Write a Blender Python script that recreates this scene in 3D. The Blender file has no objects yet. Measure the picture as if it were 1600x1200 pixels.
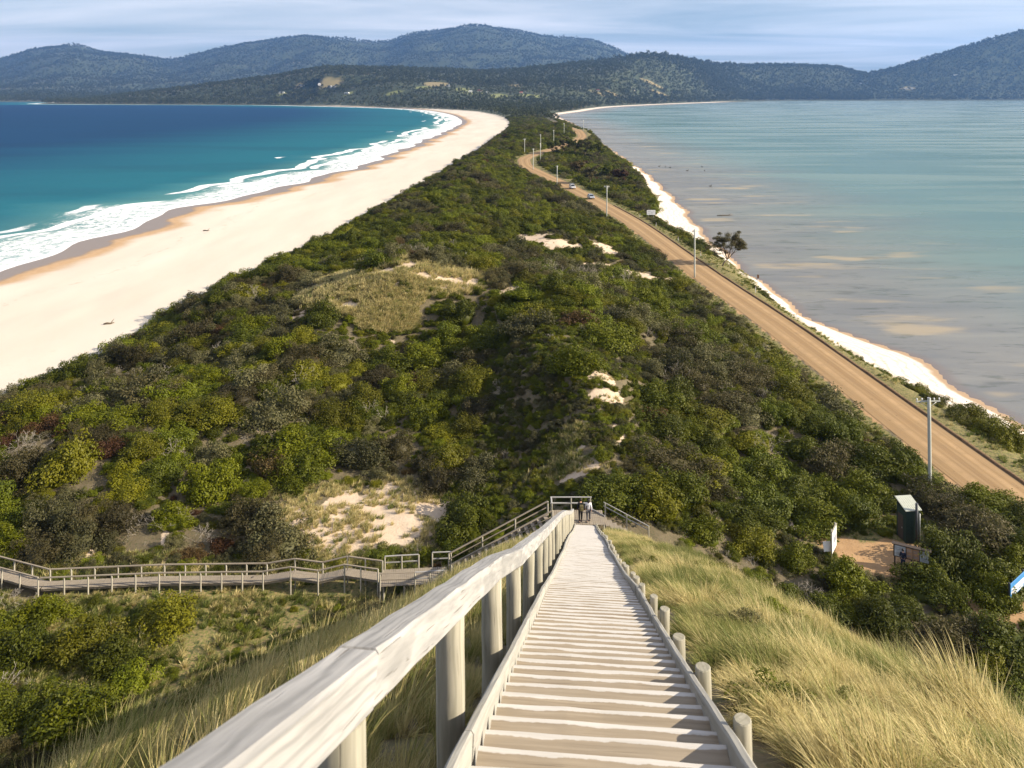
import bpy, bmesh, math, random
import numpy as np
from mathutils import Vector, Matrix

random.seed(7); RNG = np.random.default_rng(7)
SC = bpy.context.scene
COL = SC.collection

# ------------------------------------------------------------------ camera
CAMZ = 40.0                 # metres above the sea
FPX, YH = 1250.0, 146.0     # focal length and horizon row in photo pixels (1600 x 1200)
cam_d = bpy.data.cameras.new('camera'); CAM = bpy.data.objects.new('camera', cam_d); COL.objects.link(CAM)
CAM.location = (0, 0, CAMZ); CAM.rotation_euler = (math.radians(90), 0, 0)
cam_d.sensor_width = 36.0; cam_d.lens = FPX / 1600 * 36.0
cam_d.shift_y = -(600 - YH) / 1600
cam_d.clip_start = 0.1; cam_d.clip_end = 60000
cam_d.dof.use_dof = True; cam_d.dof.focus_distance = 45; cam_d.dof.aperture_fstop = 5.0
SC.camera = CAM

# ------------------------------------------------------------------ sky, sun, exposure
SUN_EL, SUN_BACK = 27.0, 9.0        # sun stands to the right, a little behind the camera
sd_ = Vector((math.cos(math.radians(SUN_EL)) * math.cos(math.radians(SUN_BACK)),
              -math.cos(math.radians(SUN_EL)) * math.sin(math.radians(SUN_BACK)), math.sin(math.radians(SUN_EL))))
sun_d = bpy.data.lights.new('sun', 'SUN'); SUN = bpy.data.objects.new('sun', sun_d); COL.objects.link(SUN)
SUN.location = (60, -20, 90)
sun_d.energy = 5.0; sun_d.angle = math.radians(0.5); sun_d.color = (1.0, 0.875, 0.69)
SUN.rotation_euler = sd_.to_track_quat('Z', 'Y').to_euler()
W = bpy.data.worlds.new('World'); SC.world = W; W.use_nodes = True
wn = W.node_tree.nodes; wl = W.node_tree.links; wn.clear()
SKY_STRENGTH = 0.058
w_out = wn.new('ShaderNodeOutputWorld'); w_bg = wn.new('ShaderNodeBackground'); w_bg.inputs['Strength'].default_value = SKY_STRENGTH
w_sky = wn.new('ShaderNodeTexSky'); w_sky.sky_type = 'NISHITA'; w_sky.sun_disc = False
w_sky.sun_elevation = math.radians(SUN_EL); w_sky.sun_rotation = math.radians(90 + SUN_BACK)
w_sky.altitude = 40; w_sky.air_density = 1.0; w_sky.dust_density = 0.8; w_sky.ozone_density = 3.0
# thin high cloud: streaks laid out on a flat cloud deck (direction divided by its height)
w_tc = wn.new('ShaderNodeTexCoord'); w_sep = wn.new('ShaderNodeSeparateXYZ'); wl.new(w_tc.outputs['Generated'], w_sep.inputs[0])
w_mx = wn.new('ShaderNodeMath'); w_mx.operation = 'MAXIMUM'; w_mx.inputs[1].default_value = 0.0; wl.new(w_sep.outputs['Z'], w_mx.inputs[0])
w_ad = wn.new('ShaderNodeMath'); w_ad.operation = 'ADD'; w_ad.inputs[1].default_value = 0.045; wl.new(w_mx.outputs[0], w_ad.inputs[0])
w_dv = wn.new('ShaderNodeVectorMath'); w_dv.operation = 'DIVIDE'; wl.new(w_tc.outputs['Generated'], w_dv.inputs[0])
w_cb = wn.new('ShaderNodeCombineXYZ')
for i_ in range(3): wl.new(w_ad.outputs[0], w_cb.inputs[i_])
wl.new(w_cb.outputs[0], w_dv.inputs[1])
w_mp = wn.new('ShaderNodeMapping'); w_mp.inputs['Scale'].default_value = (0.16, 0.42, 0.0); w_mp.inputs['Rotation'].default_value = (0, 0, 0.22)
wl.new(w_dv.outputs[0], w_mp.inputs[0])
w_nz = wn.new('ShaderNodeTexNoise'); w_nz.inputs['Scale'].default_value = 1.0; w_nz.inputs['Detail'].default_value = 7; w_nz.inputs['Roughness'].default_value = 0.55
w_nz.inputs['Distortion'].default_value = 0.6
wl.new(w_mp.outputs[0], w_nz.inputs[0])
w_rp = wn.new('ShaderNodeMapRange'); w_rp.inputs['From Min'].default_value = 0.34; w_rp.inputs['From Max'].default_value = 0.76; w_rp.inputs['To Max'].default_value = 0.7
wl.new(w_nz.outputs[0], w_rp.inputs[0])
w_mix = wn.new('ShaderNodeMixRGB'); w_mix.inputs['Color2'].default_value = (16.0, 14.8, 14.4, 1)
wl.new(w_rp.outputs[0], w_mix.inputs[0]); wl.new(w_sky.outputs[0], w_mix.inputs['Color1'])
wl.new(w_mix.outputs[0], w_bg.inputs['Color']); wl.new(w_bg.outputs[0], w_out.inputs[0])
SC.view_settings.view_transform = 'Standard'; SC.view_settings.look = 'None'; SC.view_settings.gamma = 1.0
SC.view_settings.use_curve_mapping = False
SC.view_settings.exposure = 1.05
SC.render.engine = 'CYCLES'
cy = SC.cycles
cy.max_bounces = 5; cy.diffuse_bounces = 2; cy.glossy_bounces = 2; cy.transmission_bounces = 2; cy.volume_bounces = 0; cy.transparent_max_bounces = 6
cy.use_denoising = True; cy.caustics_reflective = False; cy.caustics_refractive = False

# ------------------------------------------------------------------ helpers
def PX(x, y, z=0.0):
    """photo pixel -> world point on the level plane z"""
    s = (CAMZ - z) / (y - YH)
    return ((x - 800) * s, FPX * s, z)
def to_px(X, Y, Z):
    return 800 + FPX * X / Y, YH + FPX * (CAMZ - Z) / Y
def sstep(a, b, x):
    t = np.clip((x - a) / (b - a), 0, 1); return t * t * (3 - 2 * t)
def _hash(ix, iy, seed):
    h = (ix.astype(np.int64) * 374761393 + iy.astype(np.int64) * 668265263 + seed * 974711) & 0x7fffffff
    h = ((h ^ (h >> 13)) * 1274126177) & 0x7fffffff
    h = (h ^ (h >> 16)) & 0xffffff
    return h / float(0xffffff)
def vnoise(x, y, seed=0):
    x = np.asarray(x, float); y = np.asarray(y, float)
    ix = np.floor(x); iy = np.floor(y); fx = x - ix; fy = y - iy
    fx = fx * fx * (3 - 2 * fx); fy = fy * fy * (3 - 2 * fy)
    a = _hash(ix, iy, seed); b = _hash(ix + 1, iy, seed); c = _hash(ix, iy + 1, seed); d = _hash(ix + 1, iy + 1, seed)
    return (a * (1 - fx) + b * fx) * (1 - fy) + (c * (1 - fx) + d * fx) * fy
def fbm(x, y, seed=0, octv=4):
    x = np.asarray(x, float); y = np.asarray(y, float)
    s = 0; a = 0.5
    for k in range(octv):
        s = s + a * vnoise(x * 2 ** k, y * 2 ** k, seed + k); a *= 0.5
    return s / (1 - 0.5 ** octv)
def mesh_np(name, V, F, mats=(), attrs=None, smooth=False):
    """V (n,3); F (m,k) array with k = 3 or 4, or a list of such arrays"""
    Fs = F if isinstance(F, list) else [F]
    Fs = [np.asarray(f, np.int32) for f in Fs if len(f)]
    me = bpy.data.meshes.new(name)
    V = np.asarray(V, np.float32); me.vertices.add(len(V)); me.vertices.foreach_set('co', V.ravel())
    nl = sum(f.size for f in Fs); npoly = sum(len(f) for f in Fs)
    me.loops.add(nl); me.polygons.add(npoly)
    me.loops.foreach_set('vertex_index', np.concatenate([f.ravel() for f in Fs]))
    tot = np.concatenate([np.full(len(f), f.shape[1], np.int32) for f in Fs])
    st = np.concatenate([[0], np.cumsum(tot)[:-1]]).astype(np.int32)
    me.polygons.foreach_set('loop_start', st)
    if smooth: me.polygons.foreach_set('use_smooth', np.ones(npoly, bool))
    for k, a in (attrs or {}).items():
        at = me.attributes.new(k, 'FLOAT', 'POINT'); at.data.foreach_set('value', np.asarray(a, np.float32))
    me.update(calc_edges=True); me.validate()
    for m in mats: me.materials.append(m)
    return me
def new_obj(name, data, parent=None, loc=(0, 0, 0), rot=None, kind=None, label=None, cat=None, group=None, coll=None):
    o = bpy.data.objects.new(name, data); (coll or COL).objects.link(o)
    o.location = loc
    if rot is not None: o.rotation_euler = rot
    if parent is not None: o.parent = parent
    tag(o, label, cat, group, kind); return o
def tag(o, label=None, cat=None, group=None, kind=None):
    if label: o['label'] = label
    if cat: o['category'] = cat
    if group: o['group'] = group
    if kind: o['kind'] = kind
    return o
def thing(name, loc, label, cat, group=None, rz=0.0):
    e = new_obj(name, None, loc=loc, rot=(0, 0, rz), label=label, cat=cat, group=group)
    e.empty_display_size = 0.2
    return e
class MB:
    """collects solids, builds one mesh object"""
    def __init__(s): s.bm = bmesh.new()
    def box(s, c, size, rot=None, bevel=0.0):
        M = Matrix.Translation(Vector(c))
        if rot is not None: M = M @ rot.to_4x4()
        M = M @ Matrix.Diagonal((size[0], size[1], size[2], 1))
        r = bmesh.ops.create_cube(s.bm, size=1.0, matrix=M)
        if bevel > 0:
            es = list({e for v in r['verts'] for e in v.link_edges})
            bmesh.ops.bevel(s.bm, geom=es, offset=bevel, segments=1, affect='EDGES')
        return s
    def tube(s, pts, rad, n=8, cap=True):
        pts = [Vector(p) for p in pts]
        rad = rad if isinstance(rad, (list, tuple)) else [rad] * len(pts)
        rings = []; up = None
        for i, p in enumerate(pts):
            d = (pts[min(i + 1, len(pts) - 1)] - pts[max(i - 1, 0)]).normalized()
            if up is None:
                up = Vector((0, 0, 1)) if abs(d.z) < 0.9 else Vector((1, 0, 0))
            a = d.cross(up).normalized(); b = a.cross(d).normalized(); up = b
            rings.append([s.bm.verts.new(p + (a * math.cos(t) + b * math.sin(t)) * rad[i]) for t in [2 * math.pi * k / n for k in range(n)]])
        for i in range(len(rings) - 1):
            for k in range(n):
                f = s.bm.faces.new((rings[i][k], rings[i][(k + 1) % n], rings[i + 1][(k + 1) % n], rings[i + 1][k])); f.smooth = True
        if cap:
            s.bm.faces.new(rings[0][::-1]); s.bm.faces.new(rings[-1])
        return s
    def ball(s, c, r, sub=2, sc=(1, 1, 1)):
        M = Matrix.Translation(Vector(c)) @ Matrix.Diagonal((sc[0] * r, sc[1] * r, sc[2] * r, 1))
        q = bmesh.ops.create_icosphere(s.bm, subdivisions=sub, radius=1.0, matrix=M)
        for v in q['verts']:
            for f in v.link_faces: f.smooth = True
        return s
    def prism(s, prof, y0, y1, taper=None):
        """profile in xz, extruded along y; taper(y) -> (scale x, scale z) ignored if None"""
        A = [s.bm.verts.new((p[0], y0, p[1])) for p in prof]; B = [s.bm.verts.new((p[0], y1, p[1])) for p in prof]
        n = len(prof)
        s.bm.faces.new(A); s.bm.faces.new(B[::-1])
        for k in range(n): s.bm.faces.new((A[(k + 1) % n], A[k], B[k], B[(k + 1) % n]))
        return s
    def poly(s, pts):
        s.bm.faces.new([s.bm.verts.new(p) for p in pts]); return s
    def mesh(s, name, mat):
        bmesh.ops.recalc_face_normals(s.bm, faces=s.bm.faces[:])
        me = bpy.data.meshes.new(name); s.bm.to_mesh(me); s.bm.free()
        if mat: me.materials.append(mat)
        return me
    def build(s, name, mat, parent=None, loc=(0, 0, 0), rot=None, **kw):
        return new_obj(name, s.mesh(name, mat), parent, loc, rot, **kw)

# ------------------------------------------------------------------ materials
class NT:
    def __init__(s, name):
        s.m = bpy.data.materials.new(name); s.m.use_nodes = True; s.t = s.m.node_tree; s.t.nodes.clear()
        s.out = s.t.nodes.new('ShaderNodeOutputMaterial')
    def n(s, typ, ins=None, **props):
        nd = s.t.nodes.new('ShaderNode' + typ)
        for k, v in props.items(): setattr(nd, k, v)
        for k, v in (ins or {}).items(): s.put(nd.inputs[k], v)
        return nd
    def put(s, sock, v):
        if isinstance(v, bpy.types.NodeSocket): s.t.links.new(v, sock)
        elif isinstance(v, bpy.types.Node): s.t.links.new(v.outputs[0], sock)
        elif isinstance(v, (tuple, list)) and sock.type == 'RGBA': sock.default_value = (*v[:3], 1)
        else: sock.default_value = v
    def math(s, op, a, b=0.0, c=0.0, clamp=False):
        return s.n('Math', {0: a, 1: b, 2: c}, operation=op, use_clamp=clamp).outputs[0]
    def mix(s, f, a, b, mode='MIX'): return s.n('MixRGB', {0: f, 1: a, 2: b}, blend_type=mode).outputs[0]
    def attr(s, name): return s.n('Attribute', attribute_name=name).outputs['Fac']
    def noise(s, vec, scale, detail=3, rough=0.5, dist=0.0, col=False):
        q = s.n('TexNoise', {'Scale': scale, 'Detail': detail, 'Roughness': rough, 'Distortion': dist})
        if vec is not None: s.put(q.inputs['Vector'], vec)
        return q.outputs['Color' if col else 'Fac']
    def rng(s, v, a, b, c=0.0, d=1.0): return s.n('MapRange', {0: v, 1: a, 2: b, 3: c, 4: d}).outputs[0]
    def ss(s, v, a, b, c=0.0, d=1.0): return s.n('MapRange', {0: v, 1: a, 2: b, 3: c, 4: d}, interpolation_type='SMOOTHSTEP').outputs[0]
    def geo(s): return s.n('NewGeometry').outputs['Position']
    def obj(s): return s.n('TexCoord').outputs['Object']
    def rnd(s): return s.n('ObjectInfo').outputs['Random']
    def mapv(s, vec, sc, loc=(0, 0, 0)): return s.n('Mapping', {0: vec, 'Scale': sc, 'Location': loc}).outputs[0]
    def bump(s, h, strength=0.3, dist=0.02): return s.n('Bump', {'Height': h, 'Strength': strength, 'Distance': dist}).outputs[0]
    def bsdf(s, col, rough=0.8, spec=0.3, normal=None, metal=0.0, **kw):
        b = s.n('BsdfPrincipled', {'Base Color': col, 'Roughness': rough, 'Specular IOR Level': spec, 'Metallic': metal})
        for k, v in kw.items(): s.put(b.inputs[k.replace('_', ' ')], v)
        if normal is not None: s.put(b.inputs['Normal'], normal)
        return b.outputs[0]
    def done(s, sh): s.t.links.new(sh, s.out.inputs[0]); return s.m

def mat_plain(name, col, rough=0.7, spec=0.3, metal=0.0, var=0.12, scale=6.0):
    t = NT(name); n = t.noise(t.obj(), scale, 4)
    c = t.mix(t.rng(n, 0.3, 0.7), tuple(x * (1 - var) for x in col), tuple(min(1, x * (1 + var)) for x in col))
    return t.done(t.bsdf(c, rough, spec, metal=metal))
def mat_wood(name, c0, c1, c2, grain=(1.2, 26, 26), weather=0.5):
    """long fibres run along the piece's own x axis"""
    t = NT(name); o = t.obj(); r = t.rnd()
    off = t.n('CombineXYZ', {0: t.math('MULTIPLY', r, 37.0), 1: t.math('MULTIPLY', r, 11.0), 2: 0.0}).outputs[0]
    p = t.n('VectorMath', {0: o, 1: off}, operation='ADD').outputs[0]
    warp = t.noise(t.mapv(p, (1.6, 7, 7)), 1.0, 2, col=True)
    pw = t.n('VectorMath', {0: p, 1: t.n('VectorMath', {0: warp, 'Scale': 0.05}, operation='SCALE').outputs[0]}, operation='ADD').outputs[0]
    g = t.noise(t.mapv(pw, grain), 1.0, 5, 0.6)
    ring = t.n('TexWave', {'Vector': t.mapv(pw, (0.35, 1.0, 1.0), (0, 0.06, 0.09)), 'Scale': 9.0, 'Distortion': 1.6, 'Detail': 2, 'Detail Scale': 0.8}, wave_type='RINGS', rings_direction='X').outputs['Fac']
    big = t.noise(t.mapv(p, (0.8, 5, 5)), 1.0, 3)
    c = t.mix(t.rng(g, 0.3, 0.7), c0, c1)
    c = t.mix(t.math('MULTIPLY', t.rng(ring, 0.55, 1.0), 0.42), c, c2)
    c = t.mix(t.math('MULTIPLY', t.ss(big, 0.5, 0.75), weather), c, c2)
    c = t.mix(t.math('MULTIPLY', r, 0.22), c, c2)
    crack = t.ss(t.noise(t.mapv(pw, (0.9, 60, 60)), 1.0, 2), 0.66, 0.72)
    c = t.mix(t.math('MULTIPLY', crack, 0.55), c, (0.09, 0.075, 0.06))
    h = t.math('SUBTRACT', g, crack)
    return t.done(t.bsdf(c, 0.85, 0.2, t.bump(h, 0.35, 0.006)))
def mat_leaf(name, c0, c1, c2, trans=0.17, rough=0.6):
    t = NT(name); v = t.attr('lv'); r = t.rnd()
    c = t.mix(t.rng(v, 0.0, 1.0), c0, c1)
    c = t.mix(t.math('MULTIPLY', t.ss(t.math('ADD', t.math('MULTIPLY', r, 0.8), t.math('MULTIPLY', v, 0.4)), 0.35, 1.1), 0.8), c, c2)
    hs = t.n('HueSaturation', {'Hue': t.rng(r, 0, 1, 0.474, 0.502), 'Saturation': 1.12, 'Value': t.rng(r, 0, 1, 0.52, 0.98), 'Color': c}).outputs[0]
    d = t.bsdf(hs, rough, 0.25)
    tr = t.n('BsdfTranslucent', {'Color': t.mix(0.5, hs, (0.16, 0.20, 0.02))}).outputs[0]
    return t.done(t.n('MixShader', {0: trans, 1: d, 2: tr}).outputs[0])
def mat_grass(name, dry0, dry1, green, greenness):
    t = NT(name); v = t.attr('lv'); r = t.rnd(); k = t.attr('tip')
    c = t.mix(v, dry0, dry1)
    gf = t.ss(t.math('ADD', t.math('MULTIPLY', v, 0.7), t.math('MULTIPLY', r, 0.6)), 1.3 - greenness * 1.3 - 0.12, 1.3 - greenness * 1.3 + 0.12)
    c = t.mix(t.math('MULTIPLY', gf, t.rng(k, 0.3, 1.0, 1.0, 0.55)), c, green)
    d = t.bsdf(c, 0.6, 0.25)
    tr = t.n('BsdfTranslucent', {'Color': c}).outputs[0]
    return t.done(t.n('MixShader', {0: 0.40, 1: d, 2: tr}).outputs[0])

# ------------------------------------------------------------------ lie of the land (metres; camera stands at x = y = 0)
def curve(pts):
    p = sorted(pts); xs = np.array([a for a, _ in p], float); ys = np.array([b for _, b in p], float)
    d = np.diff(ys) / np.diff(xs); m = np.zeros(len(xs)); m[0] = d[0]; m[-1] = d[-1]
    for i in range(1, len(xs) - 1):
        m[i] = 0 if d[i - 1] * d[i] <= 0 else 2 * d[i - 1] * d[i] / (d[i - 1] + d[i])
    def f(x):
        x = np.asarray(x, float); i = np.clip(np.searchsorted(xs, x) - 1, 0, len(xs) - 2)
        h = xs[i + 1] - xs[i]; t = np.clip((x - xs[i]) / h, 0, 1)
        return ((2 * t**3 - 3 * t**2 + 1) * ys[i] + (t**3 - 2 * t**2 + t) * h * m[i] + (-2 * t**3 + 3 * t**2) * ys[i + 1] + (t**3 - t**2) * h * m[i + 1])
    return f
def px_line(lst, z, extra=()):
    out = list(extra)
    for (x, y) in lst:
        X, Y, _ = PX(x, y, z); out.append((Y, X))
    return out
# edge of the ocean (left), foot of the dunes, road, edge of the scrub and of the bay (right); each is x as a function of y
_xw = curve(px_line([(0, 418), (56, 402), (131, 382), (206, 358), (274, 331), (330, 316), (420, 297), (500, 276.5), (550, 263), (603, 243), (647, 226.5), (687, 209), (719, 194),
                     (715, 184), (675, 173.6), (625, 169.6), (500, 166)], 0,
                    [(-3000, -150), (-100, -126), (0, -123), (90, -120), (2760, -900), (2850, -1250), (2930, -1560), (3050, -1800), (3700, -2100), (3900, -2900), (4000, -4500), (16000, -9000)]))
def XW(Y):
    Y = np.asarray(Y, float)
    return _xw(Y) + sstep(-50, 60, Y) * (1 - sstep(500, 1500, Y)) * (2.2 * np.sin(Y / 9.5 + 1.0) + 1.6 * np.sin(Y / 23.0) + 1.2 * np.sin(Y / 5.1))
XF = curve(px_line([(0, 592), (150, 535), (300, 450), (430, 400), (600, 310), (700, 260), (770, 215), (795, 195), (797, 190), (790, 182), (760, 174.5), (700, 169.5), (640, 167)], 5,
                   [(-3000, -70), (-100, -66), (0, -65), (50, -64), (2500, -560), (2760, -870), (2850, -1225), (2930, -1540), (3050, -1780), (3700, -2070), (3900, -2850), (4000, -4400), (16000, -8900)]))
ROADP = [(-3000, 49), (-100, 49), (0, 48), (40, 46.5), (60, 45.6), (82.4, 44.3), (121.7, 42.2), (160.6, 38.9), (223.7, 34.6), (262, 29.8), (302, 24), (317, 21.5), (352, 13.2), (383, 6.5), (400, 6.2), (425, 11.0),
         (470, 26.4), (531, 44.0), (568, 50.0), (625, 52), (800, 56), (1100, 52), (2500, 100), (16000, 500)]
XR = curve(ROADP)
ZR = curve([(-3000, 3.5), (0, 3.5), (160, 3.5), (300, 3.5), (352, 4.6), (383, 6.0), (425, 7.2), (470, 8.0), (531, 9.2), (568, 10), (625, 11), (720, 8), (900, 5), (1200, 4), (16000, 4)])
XB = curve(px_line([(1600, 697), (1337, 558), (1206, 469), (1160, 425), (1032, 347), (1025, 312), (997, 275)], 2,
                   [(-3000, 57), (0, 57), (50, 56.5), (450, 63), (640, 66), (850, 70), (1100, 71), (1389, 66)] + [(y, x - 18) for y, x in px_line([(910, 174), (950, 168), (1030, 163.5), (1100, 160.8), (1190, 158)], 0)] +
                   [(4400, 1530), (4500, 2450), (4550, 3400), (4600, 5000), (16000, 14000)]))
_xq = curve(px_line([(1600, 668), (1427, 563), (1298, 513), (1214, 464), (1100, 367), (1070, 330), (1025, 285), (1010, 272)], 0,
                    [(-3000, 66), (0, 64), (60, 62), (460, 68), (633, 71), (850, 76), (1100, 80), (1389, 78)] + px_line([(910, 174), (950, 168), (1030, 163.5), (1100, 160.8), (1190, 158)], 0) +
                    [(4350, 1550), (4450, 2470), (4500, 3420), (4550, 5020), (16000, 14020)]))
def XQ(Y):
    Y = np.asarray(Y, float)
    return _xq(Y) + (1 - sstep(400, 1000, Y)) * (0.8 * np.sin(Y / 6.0) + 0.5 * np.sin(Y / 2.7 + 2))
HB = curve([(-3000, 5), (0, 4.2), (55, 3.9), (80, 4.6), (105, 6.0), (130, 8.0), (170, 8.5), (230, 8.0), (350, 7.6), (420, 8.2), (480, 9.5), (560, 11.0), (650, 11.5), (740, 9), (900, 6), (1200, 5), (16000, 5)])
def BUMPS(X, Y):
    b = 0
    for (cx, cy, sx, sy, a) in [(-14, 124, 13, 15, 6.2), (9, 114, 14, 22, 4.6), (-33, 112, 16, 22, 2.2), (-30, 165, 18, 30, 2.0), (46, 640, 14, 55, 5.0), (22, 560, 22, 60, 2.5), (-20, 300, 14, 40, 2.0), (-2, 210, 18, 30, 1.6),
                                 (40, 430, 9, 25, 1.5), (52, 330, 6, 50, 2.2), (-46, 82, 12, 12, 1.6), (20, 88, 9, 12, 1.6)]:
        b = b + a * np.exp(-((X - cx) / sx) ** 2 - ((Y - cy) / sy) ** 2)
    # spur running out from the foot of the stairs
    t = np.clip((Y - 60) / 42.0, 0, 1); cx = 7.0 + 1.5 * np.sin(t * 5)
    amp = np.interp(Y, [52, 60, 72, 84, 96, 112, 128], [0, 2.9, 4.0, 5.4, 4.6, 2.0, 0])
    b = b + amp * np.exp(-((X - cx) / np.where(X < cx, 6.5, 9.5)) ** 2)
    return b
STAIR_X0, STAIR_DX = 0.12, 0.0896
STAIR_EYE, STAIR_S = 1.37, 0.5184
def stair_x(Y): return STAIR_X0 + STAIR_DX * np.asarray(Y, float)
def stair_z(Y):
    Y = np.asarray(Y, float)
    return CAMZ - STAIR_EYE - STAIR_S * Y + 0.05 * np.sin(Y / 4.3) + 0.05 * sstep(8, 16, Y)
def DUNE(X, Y):
    """the lookout dune that carries the stairs"""
    zs = np.where(Y > -4, stair_z(np.maximum(Y, -4)), stair_z(-4.0) - 0.006 * (Y + 4) ** 2) - 0.5
    zs = np.where(Y > 57, np.minimum(zs, stair_z(57.0) - 0.5 - (Y - 57) * 1.2), zs)
    t = X - stair_x(Y)
    n = (fbm(X / 3.1, Y / 3.1, 3, 3) - 0.5) * 0.9 * sstep(0.9, 4, np.abs(t))
    right = np.maximum(t - 1.2, 0); left = np.maximum(-t - 1.0, 0)
    return zs - 0.064 * right ** 2 - 0.068 * left ** 2 + n
def smax(a, b, k):
    h = np.clip(0.5 + 0.5 * (a - b) / k, 0, 1); return b * (1 - h) + a * h + k * h * (1 - h)
# far hills by bearing (photo column a) -> silhouette row and distance of the crest
L1R = curve([(-900, 120), (-300, 105), (0, 93), (50, 81), (110, 74), (160, 81), (230, 89), (265, 94), (300, 86), (400, 67), (490, 59), (560, 69), (600, 67), (660, 51), (750, 44), (830, 53), (860, 59), (900, 64), (950, 74), (975, 84), (1040, 112), (1150, 128), (2500, 135)])
L2R = curve([(-900, 170), (40, 166), (90, 160), (180, 148), (300, 134), (420, 119), (520, 104), (600, 105), (700, 108), (760, 110), (850, 103), (900, 98), (960, 93), (1020, 86), (1060, 89), (1100, 95), (1190, 100), (1300, 104), (1340, 112), (1420, 128), (1700, 140), (2500, 140)])
L2D = curve([(-900, 3600), (90, 3300), (300, 3400), (520, 3600), (700, 3700), (850, 3900), (1020, 4400), (1200, 5400), (1340, 6000), (2500, 6000)])
L3R = curve([(-900, 170), (1150, 160), (1200, 153), (1290, 132), (1340, 113), (1400, 98), (1450, 83), (1500, 69), (1560, 52), (1600, 42), (1700, 20), (1850, 26), (2500, 60)])
L3D = curve([(-900, 5000), (1200, 5000), (1600, 5350), (2500, 5600)])
def HILLS(X, Y):
    Yc = np.maximum(Y, 1.0); a = np.clip(800 + FPX * X / Yc, -900, 2500)
    g = (fbm(X / 420, Y / 420, 21, 4) - 0.5)
    z1 = np.maximum(CAMZ + (YH - L1R(a)) * 9000 / FPX - 20, 0)
    h1 = z1 * np.exp(-((Y - 9000) / np.where(Y < 9000, 2500, 3000)) ** 2) + 160 * g * sstep(3800, 6500, Y) * (1 - sstep(8300, 9000, Y))
    h1 = h1 * sstep(3600, 5600, Y)
    d2 = L2D(a); z2 = np.maximum(CAMZ + (YH - L2R(a)) * d2 / FPX - 16, 0)
    t2 = (Y - d2) / np.where(Y < d2, 0.30 * d2, 0.22 * d2)
    h2 = z2 * np.exp(-t2 ** 2) * (1 + 0.5 * g * sstep(0.2, 1.0, np.abs(t2)))
    d3 = L3D(a); z3 = np.maximum(CAMZ + (YH - L3R(a)) * d3 / FPX - 16, 0)
    t3 = (Y - d3) / np.where(Y < d3, 750, 900)
    h3 = z3 * np.exp(-t3 ** 2) * (1 + 0.35 * g * sstep(0.2, 1.0, np.abs(t3)))
    return np.maximum(np.maximum(h1, h2), h3)
def ground(X, Y, fine=True):
    X = np.asarray(X, float); Y = np.asarray(Y, float); X, Y = np.broadcast_arrays(X, Y)
    xw, xf, xr, xb, xq, zr, hb = XW(Y), XF(Y), XR(Y), XB(Y), XQ(Y), ZR(Y), HB(Y)
    far = Y > 1000
    xr = np.where(far, np.maximum(xr, xf + 40), xr); xr = np.minimum(xr, xb - 8)
    wd = xr - 5.5 - xf
    P = [xw - 60, xw, xw + 0.4 * (xf - xw), xf, xf + 0.16 * wd, xf + 0.4 * wd, xf + 0.72 * wd, xr - 5.5, xr + 5.0, xb, xq, xq + 60]
    Hh = [-3.0 + 0 * Y, 0 * Y, 1.0 + 0 * Y, 2.4 + 0 * Y, 2.4 + 0.62 * (hb - 2.4), hb, 0.5 * (hb + zr), zr, zr, np.minimum(0.55 * zr, 2.0), 0 * Y, -1.5 + 0 * Y]
    h = np.where(X < P[0], -3.0, -1.5)
    for i in range(len(P) - 1):
        t = (X - P[i]) / np.maximum(P[i + 1] - P[i], 1e-3); m = (t >= 0) & (t < 1)
        tt = t if i in (0, 1, 2, 9, 10) else t * t * (3 - 2 * t)
        h = np.where(m, Hh[i] + (Hh[i + 1] - Hh[i]) * tt, h)
    inl = sstep(0, 9, X - xf) * sstep(0, 9, xr - 5.5 - X)          # inland, away from beach and road
    inl2 = np.maximum(inl, sstep(5, 8, X - xr) * sstep(0, 4, xb - X))
    nearm = 1 - sstep(1200, 2200, Y)
    h = h + inl2 * BUMPS(X, Y) * nearm
    if fine:
        h = h + inl * ((fbm(X / 9, Y / 9, 5, 3) - 0.5) * 1.6 + (fbm(X / 15 + 3, Y / 17, 6, 2) - 0.5) * 3.6 * sstep(66, 84, Y)) * nearm
        bch = sstep(3, 15, X - xw) * sstep(-2, 6, xf - X)
        h = h + bch * (fbm(X / 6, Y / 14, 8, 3) - 0.5) * 0.22
    # levelled car park
    cm = np.exp(-(np.maximum(np.hypot((X - 30) / 7.5, (Y - 60.5) / 5.5), 0.8) - 0.8) ** 2 * 6)
    h = h * (1 - cm) + 3.5 * cm
    # flat below the stairs where the boardwalk runs
    bm_ = np.exp(-(np.maximum(np.hypot((X + 24) / 20, (Y - 57) / 7), 0.9) - 0.9) ** 2 * 6)
    h = h * (1 - bm_) + (3.2 + (fbm(X / 4, Y / 4, 9, 3) - 0.5) * 0.9) * bm_
    nd = (Y > -120) & (Y < 80)
    h = np.where(nd, smax(h, np.where(nd, DUNE(X, Y), -50), 1.6), h)
    slq = np.hypot(1, (_xq(Y + 15) - _xq(Y - 15)) / 30); slw = np.hypot(1, (_xw(Y + 15) - _xw(Y - 15)) / 30)
    land = sstep(5, 260, (X - xw) / slw) * sstep(5, 300, (xq - X) / slq)
    yr_ = np.interp(X, [273, 526, 827, 1300, 1550, 2470, 3420, 5020, 14000], [2273, 2857, 3378, 4167, 4350, 4450, 4500, 4550, 4900])
    yl_ = np.interp(X, [-9000, -4500, -2900, -2100, -1800, -1560, -1250, -900, -631], [4600, 4000, 3900, 3700, 3050, 2930, 2850, 2760, 2631])
    land = np.where(X > 500, sstep(20, 1000, Y - yr_), np.where(X < -700, sstep(10, 420, Y - yl_), land))
    h = h + np.where(Y > 1500, HILLS(X, Y) * land, 0)
    return h
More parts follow.
